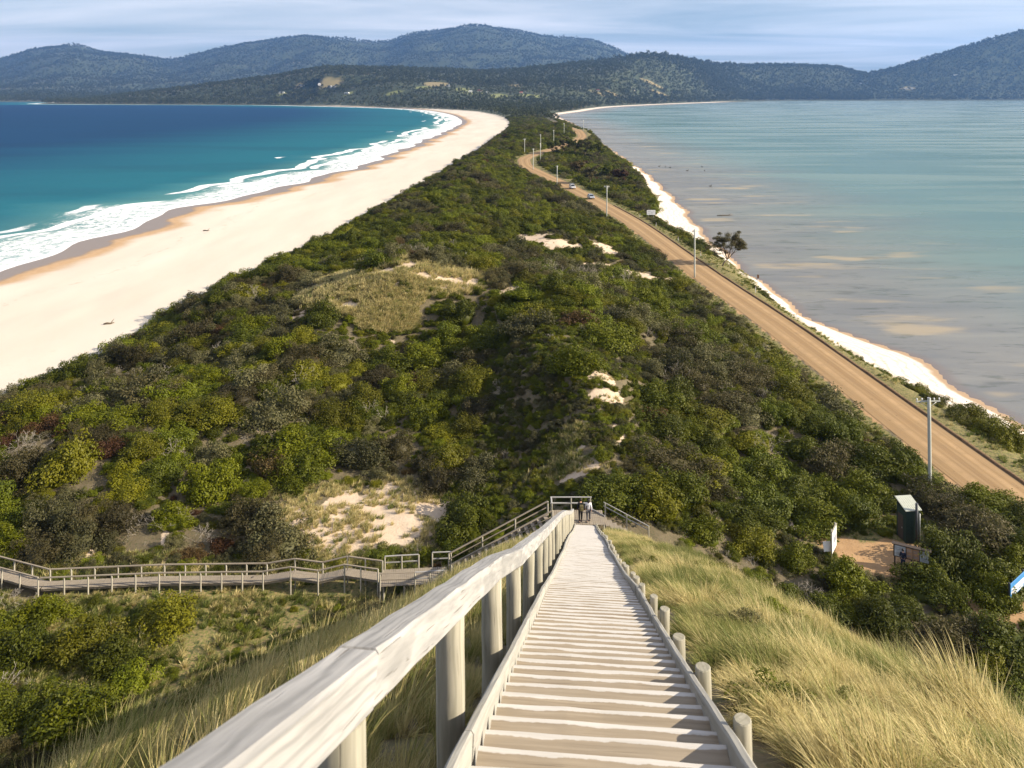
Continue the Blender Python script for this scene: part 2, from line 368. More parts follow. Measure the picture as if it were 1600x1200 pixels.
def hit(px, py, n=1):
    """where the line of sight through a photo pixel meets the ground"""
    u = np.concatenate([np.arange(3, 60, 0.05), np.arange(60, 400, 0.25), np.arange(400, 6000, 3.0)])
    X = (px - 800) / FPX * u; Z = CAMZ - (py - YH) / FPX * u
    d = Z - ground(X, u); k = int(np.argmax(d <= 0))
    if d[k] > 0: k = len(u) - 1
    return float(X[k]), float(u[k]), float(ground(X[k], u[k]))
def gz(x, y): return float(ground(x, y))

# bare sand, grass and field patches picked off the photo as pixel ellipses that lie on the ground
def patch_list(lst):
    out = []
    for (x, y, rx, ry) in lst:
        c = hit(x, y); s = c[1] / FPX
        yf = hit(x, y - ry)[1]; yn = hit(x, y + ry)[1]
        out.append((c[0], c[1], max(rx * s, 0.4), min(max(0.5 * (yf - yn), 0.5), 0.14 * c[1])))
    return out
SANDP = patch_list([(545, 815, 120, 34), (600, 790, 70, 26), (480, 835, 70, 18), (690, 800, 40, 14), (905, 735, 34, 11), (880, 742, 26, 9), (893, 712, 26, 10), (935, 588, 32, 11), (945, 617, 34, 12), (1030, 575, 18, 8), (900, 670, 20, 9),
                    (600, 470, 22, 12), (612, 500, 14, 10), (660, 640, 26, 8), (640, 620, 14, 6), (830, 372, 32, 7), (880, 381, 38, 7), (950, 392, 30, 7),
                    (990, 430, 40, 8), (1040, 440, 24, 7), (930, 418, 22, 6), (800, 455, 28, 6), (820, 490, 20, 6), (740, 432, 22, 6), (900, 432, 20, 6), (190, 935, 40, 7), (340, 930, 34, 7), (40, 865, 20, 5), (150, 868, 20, 5), (980, 370, 10, 3)])
GRASSP = patch_list([(640, 425, 115, 24), (590, 460, 70, 26), (520, 440, 46, 12), (605, 500, 44, 22), (880, 690, 40, 14), (870, 730, 50, 20), (545, 800, 150, 55), (330, 960, 230, 40), (300, 1010, 230, 50), (250, 1070, 150, 40), (10, 778, 28, 10), (930, 650, 20, 6), (1010, 268, 2, 2)])
def patch_mask(X, Y, lst, soft=0.35):
    m = np.zeros(np.broadcast(X, Y).shape)
    n = (fbm(X / 2.2, Y / 2.2, 31, 3) - 0.5) * 1.1
    for (cx, cy, rx, ry) in lst:
        d = np.hypot((X - cx) / rx, (Y - cy) / ry) + n
        m = np.maximum(m, 1 - sstep(1 - soft, 1 + soft, d))
    return m
TRACK = [hit(1600, 955)[:2], hit(1560, 948)[:2], hit(1500, 935)[:2], hit(1440, 915)[:2], hit(1390, 893)[:2], hit(1340, 870)[:2], hit(1318, 858)[:2]]
def seg_dist(X, Y, pts):
    d = np.full(np.broadcast(X, Y).shape, 1e9)
    for (a, b) in zip(pts[:-1], pts[1:]):
        vx, vy = b[0] - a[0], b[1] - a[1]; t = np.clip(((X - a[0]) * vx + (Y - a[1]) * vy) / (vx * vx + vy * vy + 1e-9), 0, 1)
        d = np.minimum(d, np.hypot(X - a[0] - t * vx, Y - a[1] - t * vy))
    return d
LOT = hit(1412, 876)[:2]
def dirt_mask(X, Y):
    m = 1 - sstep(1.3, 2.1, seg_dist(X, Y, TRACK) + (fbm(X, Y, 41, 2) - 0.5) * 0.9)
    rd = np.abs(X - XR(Y)) + (fbm(X / 1.7, Y / 2.6, 42, 3) - 0.5) * 2.2
    m = np.maximum(m, (1 - sstep(3.0, 3.7, rd)) * (Y > 0) * (Y < 700) * (X < XR(Y)))
    return np.maximum(m, 1 - sstep(0.85, 1.1, np.hypot((X - LOT[0]) / 3.8, (Y - LOT[1]) / 2.7)))
# cleared paddocks on the far slopes: bearing column, row, half-widths in pixels, colour index (0 green, 1 tan)
FIELDS = [(515, 132, 22, 3.2, 1), (445, 146, 14, 2.2, 0), (467, 134, 8, 1.6, 1), (545, 146, 9, 1.5, 0), (682, 131, 20, 3.0, 1), (665, 137, 15, 2.6, 0), (722, 140, 12, 3, 0), (617, 145, 14, 2.2, 0), (740, 146, 22, 2.4, 0), (778, 150, 17, 3.4, 0),
          (800, 152, 8, 2.4, 0), (830, 150, 26, 2.2, 0), (806, 133, 9, 2.0, 1), (935, 146, 12, 2.4, 1), (962, 148, 22, 2.2, 1), (1020, 131, 20, 2.2, 1), (1030, 146, 20, 2.0, 1), (1420, 138, 12, 1.6, 1)]
FIELDW = []
for (x, y, rx, ry, k) in FIELDS:
    c = hit(x, y); s = c[1] / FPX
    yf = hit(x, y - ry)[1]; yn = hit(x, y + ry)[1]
    FIELDW.append((c[0], c[1], rx * s, min(max(0.5 * (yf - yn), 25), 260), k))
def field_mask(X, Y, k):
    m = np.zeros(np.broadcast(X, Y).shape)
    for (cx, cy, rx, ry, kk) in FIELDW:
        if kk == k: m = np.maximum(m, 1 - sstep(0.8, 1.1, np.hypot((X - cx) / rx, (Y - cy) / ry)))
    return m

# ------------------------------------------------------------------ ground and hills: one polar sheet, finer towards the camera
fine_a = np.radians(np.arange(-50, 50.01, 0.21)); rest = np.radians(np.arange(54, 306.1, 4.0))
ANG = np.concatenate([fine_a, rest]); NA = len(ANG)
def rings(r0, r1, k): return r0 * k ** np.arange(0, int(math.log(r1 / r0) / math.log(k)) + 1)
RG = np.concatenate([[0.0], rings(0.7, 2150, 1.0165), rings(2180, 6200, 1.0055), rings(6280, 14000, 1.02)]); NR = len(RG)
def polar(RR, AA, closed=True):
    A, R = np.meshgrid(AA, RR); X = R * np.sin(A); Y = R * np.cos(A)
    na, nr = len(AA), len(RR); idx = np.arange(na * nr).reshape(nr, na)
    q = idx if not closed else np.concatenate([idx, idx[:, :1]], 1)
    F = np.stack([q[:-1, :-1], q[1:, :-1], q[1:, 1:], q[:-1, 1:]], -1).reshape(-1, 4)
    return X.ravel(), Y.ravel(), F
gx, gy, gf = polar(RG, ANG)
gzv = ground(gx, gy)
xw_, xf_, xr_, xb_, xq_ = XW(gy), XF(gy), XR(gy), XB(gy), XQ(gy)
slope = np.hypot(1, (XW(gy + 2) - XW(gy - 2)) / 4)
a_bd = np.clip((gx - xw_) / slope, -50, 400)                        # metres inland of the ocean's edge
slope2 = np.hypot(1, (XQ(gy + 2) - XQ(gy - 2)) / 4)
a_bd2 = np.clip((xq_ - gx) / slope2, -50, 400)                      # metres inland of the bay's edge
a_beach = (1 - sstep(-1.5, 2.0, gx - xf_ + (fbm(gx / 3, gy / 3, 51, 3) - 0.5) * 5)) * (1 - sstep(2300, 2650, gy)) * (1 - sstep(3.5, 6, gzv) * (gy > 900))
wbe = np.where(gy > 1000, 14.0, 0.0)
a_beach2 = sstep(-1.0, 1.2, gx - xb_ + (fbm(gx / 2, gy / 2, 52, 3) - 0.5) * 3) * (1 - sstep(14, 26, a_bd2) * (gy > 1000)) * (1 - sstep(2.5, 5, gzv) * (gy > 1000)) * (1 - sstep(3500, 4000, gy))
a_sand = np.maximum(patch_mask(gx, gy, SANDP), 0)
clump = fbm(gx / 5.0, gy / 5.0, 61, 3)
a_sand = np.maximum(a_sand, sstep(0.67, 0.73, clump) * 0.75 * (gx < xr_ - 8) * (gx > xf_ + 6) * (1 - sstep(150, 260, gy)))
a_sand = np.maximum(a_sand, 0.72 * patch_mask(gx, gy, GRASSP[:4]))
a_dirt = dirt_mask(gx, gy)
a_green = sstep(3.0, 3.6, gx - xr_) * (1 - sstep(700, 1000, gy))
a_green = np.maximum(a_green, 0.9 * (1 - sstep(1, 2.5, np.abs(gx - xr_ + 5.2))) * (1 - sstep(500, 900, gy)))
a_green = np.maximum(a_green, 0.8 * patch_mask(gx, gy, [(*LOT, 7.5, 6.0)]))
a_green = np.maximum(a_green, 0.62 * np.exp(-(np.maximum(np.hypot((gx + 20) / 20, (gy - 50) / 10), 0.9) - 0.9) ** 2 * 5))
a_green = np.maximum(a_green, np.where((gy > -60) & (gy < 60), sstep(0.5, 2.5, DUNE(gx, np.clip(gy, -60, 60)) - 5.5), 0) * 0.42)
a_f0 = field_mask(gx, gy, 0); a_f1 = field_mask(gx, gy, 1)
a_far = sstep(900, 1300, gy)
t = NT('ground'); pos = t.geo()
n1 = t.noise(pos, 0.9, 5, 0.6); n2 = t.noise(pos, 6.0, 4, 0.6); n3 = t.noise(t.mapv(pos, (0.05, 0.012, 0.05)), 1.0, 4, 0.6); nf = t.noise(pos, 0.012, 4)
soil = t.mix(t.rng(n1, 0.3, 0.7), (0.10, 0.080, 0.045), (0.17, 0.135, 0.08)); soil = t.mix(t.ss(n2, 0.5, 0.7), soil, (0.07, 0.075, 0.028))
sandc = t.mix(t.rng(n1, 0.3, 0.7), (0.50, 0.385, 0.27), (0.62, 0.50, 0.37)); sandc = t.mix(t.ss(n2, 0.60, 0.75, 0, 0.5), sandc, (0.30, 0.22, 0.13))
mask = t.math('ADD', t.attr('sand'), t.math('MULTIPLY', t.math('SUBTRACT', n1, 0.5), 0.9))
c = t.mix(t.ss(mask, 0.42, 0.58), soil, sandc)
greenc = t.mix(t.rng(n1, 0.3, 0.7), (0.10, 0.115, 0.025), (0.20, 0.185, 0.06)); greenc = t.mix(t.ss(n2, 0.46, 0.58), greenc, (0.25, 0.185, 0.085)); greenc = t.mix(t.ss(t.noise(pos, 2.3, 5, 0.7), 0.52, 0.60), greenc, (0.055, 0.065, 0.018))
c = t.mix(t.ss(t.math('ADD', t.attr('green'), t.math('MULTIPLY', t.math('SUBTRACT', n1, 0.5), 0.6)), 0.4, 0.6), c, greenc)
dirtc = t.mix(t.rng(n1, 0.3, 0.7), (0.33, 0.20, 0.095), (0.42, 0.27, 0.14)); c = t.mix(t.ss(t.attr('dirt'), 0.3, 0.7), c, dirtc)
forc = t.mix(t.rng(nf, 0.3, 0.7), (0.040, 0.054, 0.022), (0.062, 0.072, 0.031)); c = t.mix(t.attr('far'), c, forc)
c = t.mix(t.attr('f0'), c, t.mix(nf, (0.15, 0.18, 0.05), (0.24, 0.24, 0.09))); c = t.mix(t.attr('f1'), c, t.mix(nf, (0.20, 0.17, 0.075), (0.28, 0.22, 0.11)))
# ocean beach: dry cream sand, damp tan band, wet glossy rim
bd = t.math('ADD', t.attr('bd'), t.math('MULTIPLY', t.math('SUBTRACT', t.noise(t.mapv(pos, (0.03, 0.045, 0)), 1.0, 3), 0.5), 16.0))
bd = t.math('ADD', bd, t.math('MULTIPLY', t.math('SUBTRACT', t.noise(t.mapv(pos, (0.3, 0.2, 0)), 1.0, 3), 0.5), 2.0))
dry = t.mix(t.rng(n3, 0.3, 0.7), (0.58, 0.515, 0.42), (0.68, 0.615, 0.515)); dry = t.mix(t.ss(n2, 0.68, 0.8, 0, 0.25), dry, (0.5, 0.40, 0.28))
damp = t.mix(t.rng(n1, 0.3, 0.7), (0.44, 0.28, 0.145), (0.52, 0.35, 0.20))
streak = t.ss(t.noise(t.mapv(pos, (0.055, 0.022, 0)), 1.0, 5, 0.6, 0.8), 0.56, 0.68, 0, 0.55)
tide = t.math('MULTIPLY', t.ss(t.math('ABSOLUTE', t.math('SUBTRACT', bd, 27.0)), 1.2, 0.2), t.ss(t.noise(pos, 0.8, 5, 0.7), 0.52, 0.64)); dry = t.mix(t.math('MULTIPLY', tide, 0.5), dry, (0.34, 0.25, 0.16))
foot = t.math('MULTIPLY', t.ss(t.noise(t.mapv(pos, (1.1, 0.8, 0)), 1.0, 3, 0.6), 0.60, 0.70), t.ss(t.noise(t.mapv(pos, (0.06, 0.02, 0)), 1.0, 2), 0.48, 0.60)); dry = t.mix(t.math('MULTIPLY', foot, 0.28), dry, (0.46, 0.37, 0.26))
bc = t.mix(t.ss(bd, 10.0, 16.0), damp, t.mix(t.math('MULTIPLY', streak, t.ss(bd, 34, 16)), dry, damp))
wetf = t.ss(bd, 9.0, 6.0); bc = t.mix(wetf, bc, (0.25, 0.185, 0.125))
c = t.mix(t.attr('beach'), c, bc)
# bay beach: white shell sand with weed lines
b2 = t.math('ADD', t.attr('bd2'), t.math('MULTIPLY', t.math('SUBTRACT', t.noise(pos, 0.35, 3), 0.5), 1.6))
shell = t.mix(t.rng(n1, 0.3, 0.7), (0.58, 0.49, 0.40), (0.80, 0.73, 0.64))
wl_ = t.math('MULTIPLY', t.ss(t.math('ABSOLUTE', t.math('SUBTRACT', t.math('PINGPONG', b2, 1.6), 0.9)), 0.35, 0.05), t.ss(n2, 0.42, 0.6))
shell = t.mix(t.math('MULTIPLY', wl_, 0.65), shell, (0.26, 0.19, 0.13)); shell = t.mix(t.ss(b2, 1.6, 0.5), shell, (0.36, 0.25, 0.155))
c = t.mix(t.attr('beach2'), c, shell)
rough = t.math('SUBTRACT', 0.92, t.math('MULTIPLY', t.math('MULTIPLY', wetf, t.attr('beach')), 0.60))
bh = t.math('ADD', t.math('MULTIPLY', n1, 0.5), t.math('MULTIPLY', n2, 0.22))
bstr = t.math('MULTIPLY', 0.6, t.math('SUBTRACT', 1.0, t.math('MULTIPLY', t.attr('beach'), 0.85)))
M_GROUND = t.done(t.bsdf(c, rough, 0.35, t.n('Bump', {'Height': bh, 'Strength': bstr, 'Distance': 0.25}).outputs[0]))
GA = dict(bd=a_bd, bd2=a_bd2, beach=a_beach, beach2=a_beach2, sand=a_sand, dirt=a_dirt, green=a_green, f0=a_f0, f1=a_f1, far=a_far)
def sub_sheet(name, r_lo, r_hi):
    i0 = int(np.argmin(np.abs(RG - r_lo))); i1 = int(np.argmin(np.abs(RG - r_hi)))
    lo, hi = i0 * NA, (i1 + 1) * NA
    F = gf[i0 * NA:i1 * NA] - lo
    me = mesh_np(name, np.stack([gx[lo:hi], gy[lo:hi], gzv[lo:hi]], 1), F, [M_GROUND], {k: v[lo:hi] for k, v in GA.items()}, True)
    return new_obj(name, me, kind='structure')
sub_sheet('ground', 0.0, 1500.0); sub_sheet('hills', 1500.0, 14000.0)

# ------------------------------------------------------------------ ocean and bay
WA = np.concatenate([np.radians(np.arange(-52, 52.01, 0.25)), np.radians(np.arange(56, 304.1, 8.0))])
def water(name, side):
    R = rings(30.0, 13500, 1.011); X, Y, F = polar(R, WA)
    ok = (X < 20) if side < 0 else (X > 20)
    if side < 0: d = XW(Y) - X; sl = np.hypot(1, (XW(Y + 3) - XW(Y - 3)) / 6)
    else: d = X - XQ(Y); sl = np.hypot(1, (XQ(Y + 3) - XQ(Y - 3)) / 6)
    d = d / sl
    keep = (d[F] > -14 - 0.02 * np.abs(Y[F])).any(1) & ok[F].all(1)
    F = F[keep]; used, inv = np.unique(F, return_inverse=True)
    return X[used], Y[used], inv.reshape(F.shape), d[used]
X, Y, F, d = water('ocean', -1)
swell = (0.25 * np.sin(d / 6.0 + 2 * np.sin(Y / 60)) * np.exp(-((d - 38) / 26) ** 2)) * (Y < 900)
t = NT('ocean_water'); pos = t.geo(); sd = t.attr('sd'); al = t.attr('al')
uv = t.n('CombineXYZ', {0: sd, 1: al, 2: 0.0}).outputs[0]
wob = t.math('MULTIPLY', t.math('SUBTRACT', t.noise(t.mapv(uv, (0.0, 0.012, 0)), 1.0, 3), 0.5), 60.0)
sdw = t.math('ADD', sd, t.math('MULTIPLY', t.math('SUBTRACT', t.noise(t.mapv(uv, (0.05, 0.05, 0)), 1.0, 3), 0.5), 14.0))
deep = t.ss(t.math('ADD', sd, t.math('MULTIPLY', wob, 1.5)), 30.0, 330.0)
mid = t.mix(t.ss(sdw, 14.0, 60.0), (0.085, 0.23, 0.22), (0.008, 0.115, 0.150))
c = t.mix(deep, mid, (0.0020, 0.036, 0.098))
c = t.mix(t.ss(sd, 300.0, 1500.0), c, (0.002, 0.024, 0.082))
patch = t.ss(t.noise(t.mapv(pos, (0.004, 0.016, 0)), 1.0, 4), 0.48, 0.62, 0, 0.35); c = t.mix(patch, c, t.mix(0.5, c, (0.002, 0.02, 0.05)))
# foam: a ragged apron along the swash, and broken breaker lines further out
lace = t.noise(t.mapv(uv, (0.55, 0.30, 0)), 1.0, 6, 0.7, 0.6); lace2 = t.noise(t.mapv(uv, (0.10, 0.05, 0)), 1.0, 3)
wid = t.math('ADD', 27.0, wob)
apron = t.math('SUBTRACT', 1.0, t.math('DIVIDE', sdw, t.math('MAXIMUM', wid, 9.0)))
f1 = t.ss(t.math('ADD', apron, t.math('MULTIPLY', t.math('SUBTRACT', lace, 0.5), 0.9)), -0.05, 0.48)
edge = t.ss(sd, 5.0, 1.0); f1 = t.math('MAXIMUM', t.math('MULTIPLY', f1, t.rng(lace, 0.38, 0.56, 0.30, 1.0)), edge)
def breaker(pos_m, w, freq, th, seed):
    ph = t.math('MULTIPLY', t.math('SUBTRACT', t.noise(t.mapv(uv, (0, 0.010, 0), (0, seed, 0)), 1.0, 2), 0.5), 26.0)
    q = t.math('SUBTRACT', t.math('ADD', sd, ph), pos_m)
    prof = t.math('MULTIPLY', t.ss(q, w, 0.0), t.ss(q, -w * 2.2, -w * 0.6))
    seg = t.ss(t.noise(t.mapv(uv, (0.0, freq, 0), (0, seed * 3.1, 0)), 1.0, 2), th, th + 0.06)
    return t.ss(t.math('ADD', t.math('MULTIPLY', prof, seg), t.math('MULTIPLY', t.math('SUBTRACT', lace, 0.5), 0.7)), 0.34, 0.80)
foam = t.math('MAXIMUM', f1, t.math('MAXIMUM', breaker(34, 3.2, 0.007, 0.40, 3.0), t.math('MAXIMUM', breaker(56, 2.2, 0.012, 0.60, 9.0), breaker(23, 2.6, 0.010, 0.44, 17.0))))
foam = t.math('MULTIPLY', foam, t.ss(sd, 120.0, 90.0))
c = t.mix(foam, c, t.mix(t.rng(lace, 0.35, 0.6), (0.62, 0.66, 0.70), (0.90, 0.90, 0.88)))
w1 = t.noise(t.mapv(pos, (0.12, 0.30, 0.2)), 1.0, 4, 0.6); w2 = t.noise(t.mapv(pos, (0.03, 0.07, 0.1)), 1.0, 4)
hh = t.math('ADD', t.math('MULTIPLY', w1, 0.45), t.math('ADD', t.math('MULTIPLY', w2, 0.8), t.math('MULTIPLY', foam, 0.35)))
caps = t.math('MULTIPLY', t.ss(t.noise(t.mapv(pos, (0.05, 0.16, 0)), 1.0, 6, 0.75), 0.735, 0.76), 0.8); c = t.mix(t.math('MULTIPLY', caps, t.ss(sd, 60, 120)), c, (0.75, 0.8, 0.8))
nb = t.bump(hh, 0.55, 1.2); df = t.n('BsdfDiffuse', {'Color': c, 'Normal': nb}).outputs[0]; gl = t.n('BsdfGlossy', {'Color': (0.8, 0.9, 1.0), 'Roughness': 0.32, 'Normal': nb}).outputs[0]
M_OCEAN = t.done(t.n('MixShader', {0: t.math('MULTIPLY', t.math('SUBTRACT', 1.0, foam), 0.085), 1: df, 2: gl}).outputs[0])
new_obj('ocean_water', mesh_np('ocean_water', np.stack([X, Y, swell + 0.0], 1), F, [M_OCEAN], {'sd': d, 'al': Y - X * 0.35}, True), kind='structure')
X, Y, F, d = water('bay', 1)
t = NT('bay_water'); pos = t.geo(); sd = t.attr('sd')
n1 = t.noise(t.mapv(pos, (0.022, 0.10, 0)), 1.0, 5, 0.6, 0.5); n2 = t.noise(t.mapv(pos, (0.006, 0.03, 0)), 1.0, 4, 0.55, 0.4); n3 = t.noise(t.mapv(pos, (0.10, 0.35, 0)), 1.0, 5, 0.65)
shal = t.mix(t.rng(n1, 0.35, 0.65), (0.165, 0.165, 0.150), (0.250, 0.240, 0.200)); shal = t.mix(t.ss(n3, 0.54, 0.68, 0, 0.7), shal, (0.075, 0.085, 0.05))
deepc = t.mix(t.rng(n2, 0.3, 0.7), (0.085, 0.175, 0.170), (0.130, 0.225, 0.205)); deepc = t.mix(t.ss(sd, 900, 3800), deepc, (0.045, 0.135, 0.165))
c = t.mix(t.ss(t.math('ADD', sd, t.math('MULTIPLY', t.math('SUBTRACT', n2, 0.5), 90)), 4, 95), shal, deepc)
bar = t.noise(t.mapv(pos, (0.035, 0.105, 0)), 1.0, 3, 0.45)
bars = t.math('MULTIPLY', t.ss(bar, 0.575, 0.70), t.math('MULTIPLY', t.ss(sd, 2, 5), t.ss(sd, 75, 25)))
c = t.mix(t.math('MULTIPLY', bars, 0.75), c, (0.43, 0.34, 0.19))
weed = t.math('MULTIPLY', t.ss(t.noise(t.mapv(pos, (0.05, 0.22, 0)), 1.0, 5, 0.65), 0.58, 0.66), t.ss(sd, 90, 20)); c = t.mix(t.math('MULTIPLY', weed, 0.5), c, (0.06, 0.065, 0.04))
c = t.mix(t.ss(sd, 3.0, 0.3), c, (0.19, 0.15, 0.12))
rip = t.noise(t.mapv(pos, (0.5, 1.6, 0.5)), 1.0, 3); wind = t.ss(n2, 0.40, 0.60)
nb = t.bump(rip, 0.35, 0.10); df = t.n('BsdfDiffuse', {'Color': t.mix(1.0, c, (0.86, 0.86, 0.86), 'MULTIPLY'), 'Normal': nb}).outputs[0]; gl = t.n('BsdfGlossy', {'Color': (1, 1, 1), 'Roughness': t.rng(wind, 0, 1, 0.14, 0.34), 'Normal': nb}).outputs[0]
lw = t.n('LayerWeight', {'Blend': 0.12, 'Normal': nb}).outputs['Facing']
M_BAY = t.done(t.n('MixShader', {0: t.rng(lw, 0.35, 0.97, 0.16, 0.66), 1: df, 2: gl}).outputs[0])
new_obj('bay_water', mesh_np('bay_water', np.stack([X, Y, 0 * X + 0.004], 1), F, [M_BAY], {'sd': d}, True), kind='structure')

# ------------------------------------------------------------------ gravel road and a dark strip standing in for the bay verge's drop shadow
ry = np.concatenate([np.arange(20, 330, 2.0), np.arange(330, 640, 1.5), np.arange(640, 1000, 8.0)])
rxx = XR(ry); tx = np.gradient(rxx, ry); ln = np.hypot(1, tx); nx, ny = 1 / ln, -tx / ln
offs = np.array([-3.1, -2.7, -1.5, 0, 1.5, 2.6, 2.9])
RV = []
for o in offs:
    X = rxx + nx * o; Y = ry + ny * o
    z = ZR(ry) + 0.10 - 0.018 * abs(o) ** 1.3 - (0.06 if abs(o) > 2.8 else 0)
    RV.append(np.stack([X, Y, np.maximum(z, ground(X, Y) + 0.03)], 1))
RV = np.stack(RV, 1); nrow, ncol = RV.shape[:2]; idx = np.arange(nrow * ncol).reshape(nrow, ncol)
RF = np.stack([idx[:-1, :-1], idx[:-1, 1:], idx[1:, 1:], idx[1:, :-1]], -1).reshape(-1, 4)
t = NT('gravel_road'); pos = t.geo(); lane = t.attr('lane')
n1 = t.noise(pos, 0.7, 5, 0.6); n2 = t.noise(pos, 9.0, 4, 0.7); n3 = t.noise(t.n('CombineXYZ', {0: t.math('MULTIPLY', lane, 2.4), 1: t.math('MULTIPLY', t.attr('along'), 0.03), 2: 0.0}).outputs[0], 1.0, 5, 0.7)
c = t.mix(t.rng(n3, 0.32, 0.68), (0.23, 0.150, 0.074), (0.37, 0.255, 0.138)); c = t.mix(t.rng(n1, 0.3, 0.7, 0, 0.5), c, (0.34, 0.215, 0.10)); c = t.mix(t.ss(n2, 0.6, 0.75, 0, 0.5), c, (0.22, 0.15, 0.09))
trk = t.ss(t.math('ABSOLUTE', t.math('SUBTRACT', t.math('ABSOLUTE', lane), 1.35)), 0.55, 0.1); c = t.mix(t.math('MULTIPLY', trk, t.rng(n1, 0.3, 0.7, 0.2, 0.75)), c, (0.46, 0.31, 0.165)); pot = t.ss(t.noise(pos, 1.6, 3, 0.6), 0.66, 0.74, 0, 0.6); c = t.mix(pot, c, (0.17, 0.105, 0.055)); ctr = t.ss(t.math('ABSOLUTE', lane), 0.5, 0.1, 0, 0.4); c = t.mix(ctr, c, (0.24, 0.15, 0.075))
M_ROAD = t.done(t.bsdf(c, 0.95, 0.2, t.bump(t.math('ADD', t.math('MULTIPLY', n2, 0.3), n1), 0.5, 0.05)))
new_obj('road', mesh_np('road', RV.reshape(-1, 3), RF, [M_ROAD], {'lane': np.tile(offs, nrow), 'along': np.repeat(ry, ncol)}, True), kind='structure')
ky = ry[(ry > 24) & (ry < 262)]; kx = XR(ky); ktx = np.gradient(kx, ky); kl = np.hypot(1, ktx)
prof = [(2.92, -0.1), (2.98, 0.15), (3.12, 0.20), (3.35, 0.16), (3.5, -0.1)]
KV = []
for (o, dz) in prof:
    wob = (vnoise(ky / 1.3, ky * 0 + o, 4) - 0.5) * 0.14
    KV.append(np.stack([kx + (o + wob) / kl, ky - (o + wob) * ktx / kl, ZR(ky) + dz + wob * 0.5], 1))
KV = np.stack(KV, 1); idx = np.arange(KV.shape[0] * 5).reshape(-1, 5)
KF = np.stack([idx[:-1, :-1], idx[:-1, 1:], idx[1:, 1:], idx[1:, :-1]], -1).reshape(-1, 4)
M_VERGE_SHADOW = mat_plain('verge_shadow', (0.16, 0.105, 0.06), 0.95, 0.1, var=0.3, scale=3)  # dark brown paints in the shadow dropped by the grass edge
new_obj('verge_shadow_strip', mesh_np('verge_shadow_strip', KV.reshape(-1, 3), KF, [M_VERGE_SHADOW], None, True), kind='structure')

# ------------------------------------------------------------------ timber work
M_RAIL = mat_wood('rail_timber', (0.29, 0.285, 0.275), (0.49, 0.475, 0.45), (0.165, 0.165, 0.16), weather=0.34)
M_POST = mat_wood('post_log', (0.28, 0.26, 0.20), (0.43, 0.40, 0.32), (0.20, 0.195, 0.15), grain=(1.5, 16, 16), weather=0.6)
M_KBRD = mat_wood('kerb_timber', (0.30, 0.29, 0.26), (0.45, 0.43, 0.38), (0.23, 0.225, 0.20))
M_OLD = mat_wood('boardwalk_timber', (0.24, 0.20, 0.15), (0.36, 0.31, 0.24), (0.19, 0.165, 0.135))
M_OLDP = mat_wood('boardwalk_post', (0.32, 0.30, 0.24), (0.45, 0.42, 0.34), (0.26, 0.24, 0.20), grain=(1.5, 16, 16))
# stair tread: brown weathered board, worn pale paint along its front edge
t = NT('tread_timber'); o = t.obj(); r = t.rnd()
off = t.n('CombineXYZ', {0: t.math('MULTIPLY', r, 51.0), 1: t.math('MULTIPLY', r, 9.0), 2: 0.0}).outputs[0]
p = t.n('VectorMath', {0: o, 1: off}, operation='ADD').outputs[0]
g = t.noise(t.mapv(p, (1.3, 30, 30)), 1.0, 5, 0.65); blot = t.noise(p, 2.2, 4)
c = t.mix(t.rng(g, 0.3, 0.7), (0.22, 0.175, 0.12), (0.36, 0.30, 0.22)); c = t.mix(t.ss(blot, 0.5, 0.7, 0, 0.5), c, (0.24, 0.20, 0.145)); c = t.mix(t.math('MULTIPLY', r, 0.3), c, (0.38, 0.33, 0.26))
crack = t.ss(t.noise(t.mapv(p, (0.8, 55, 55)), 1.0, 2), 0.66, 0.72); c = t.mix(t.math('MULTIPLY', crack, 0.6), c, (0.12, 0.09, 0.06))
sx = t.n('SeparateXYZ', {0: o})
wear = t.math('ADD', sx.outputs['Y'], t.math('ADD', t.math('MULTIPLY', t.math('SUBTRACT', t.noise(t.mapv(p, (9, 2, 2)), 1.0, 5, 0.7), 0.5), 0.034), t.math('MULTIPLY', t.math('SUBTRACT', t.noise(t.mapv(p, (2.6, 1, 1)), 1.0, 2), 0.58), 0.045)))
paint = t.ss(wear, 0.118, 0.127)
c = t.mix(paint, c, t.mix(t.rng(g, 0.3, 0.7), (0.46, 0.44, 0.40), (0.60, 0.57, 0.53)))
M_TREAD = t.done(t.bsdf(c, 0.85, 0.2, t.bump(t.math('ADD', g, t.math('MULTIPLY', paint, 0.4)), 0.35, 0.006)))

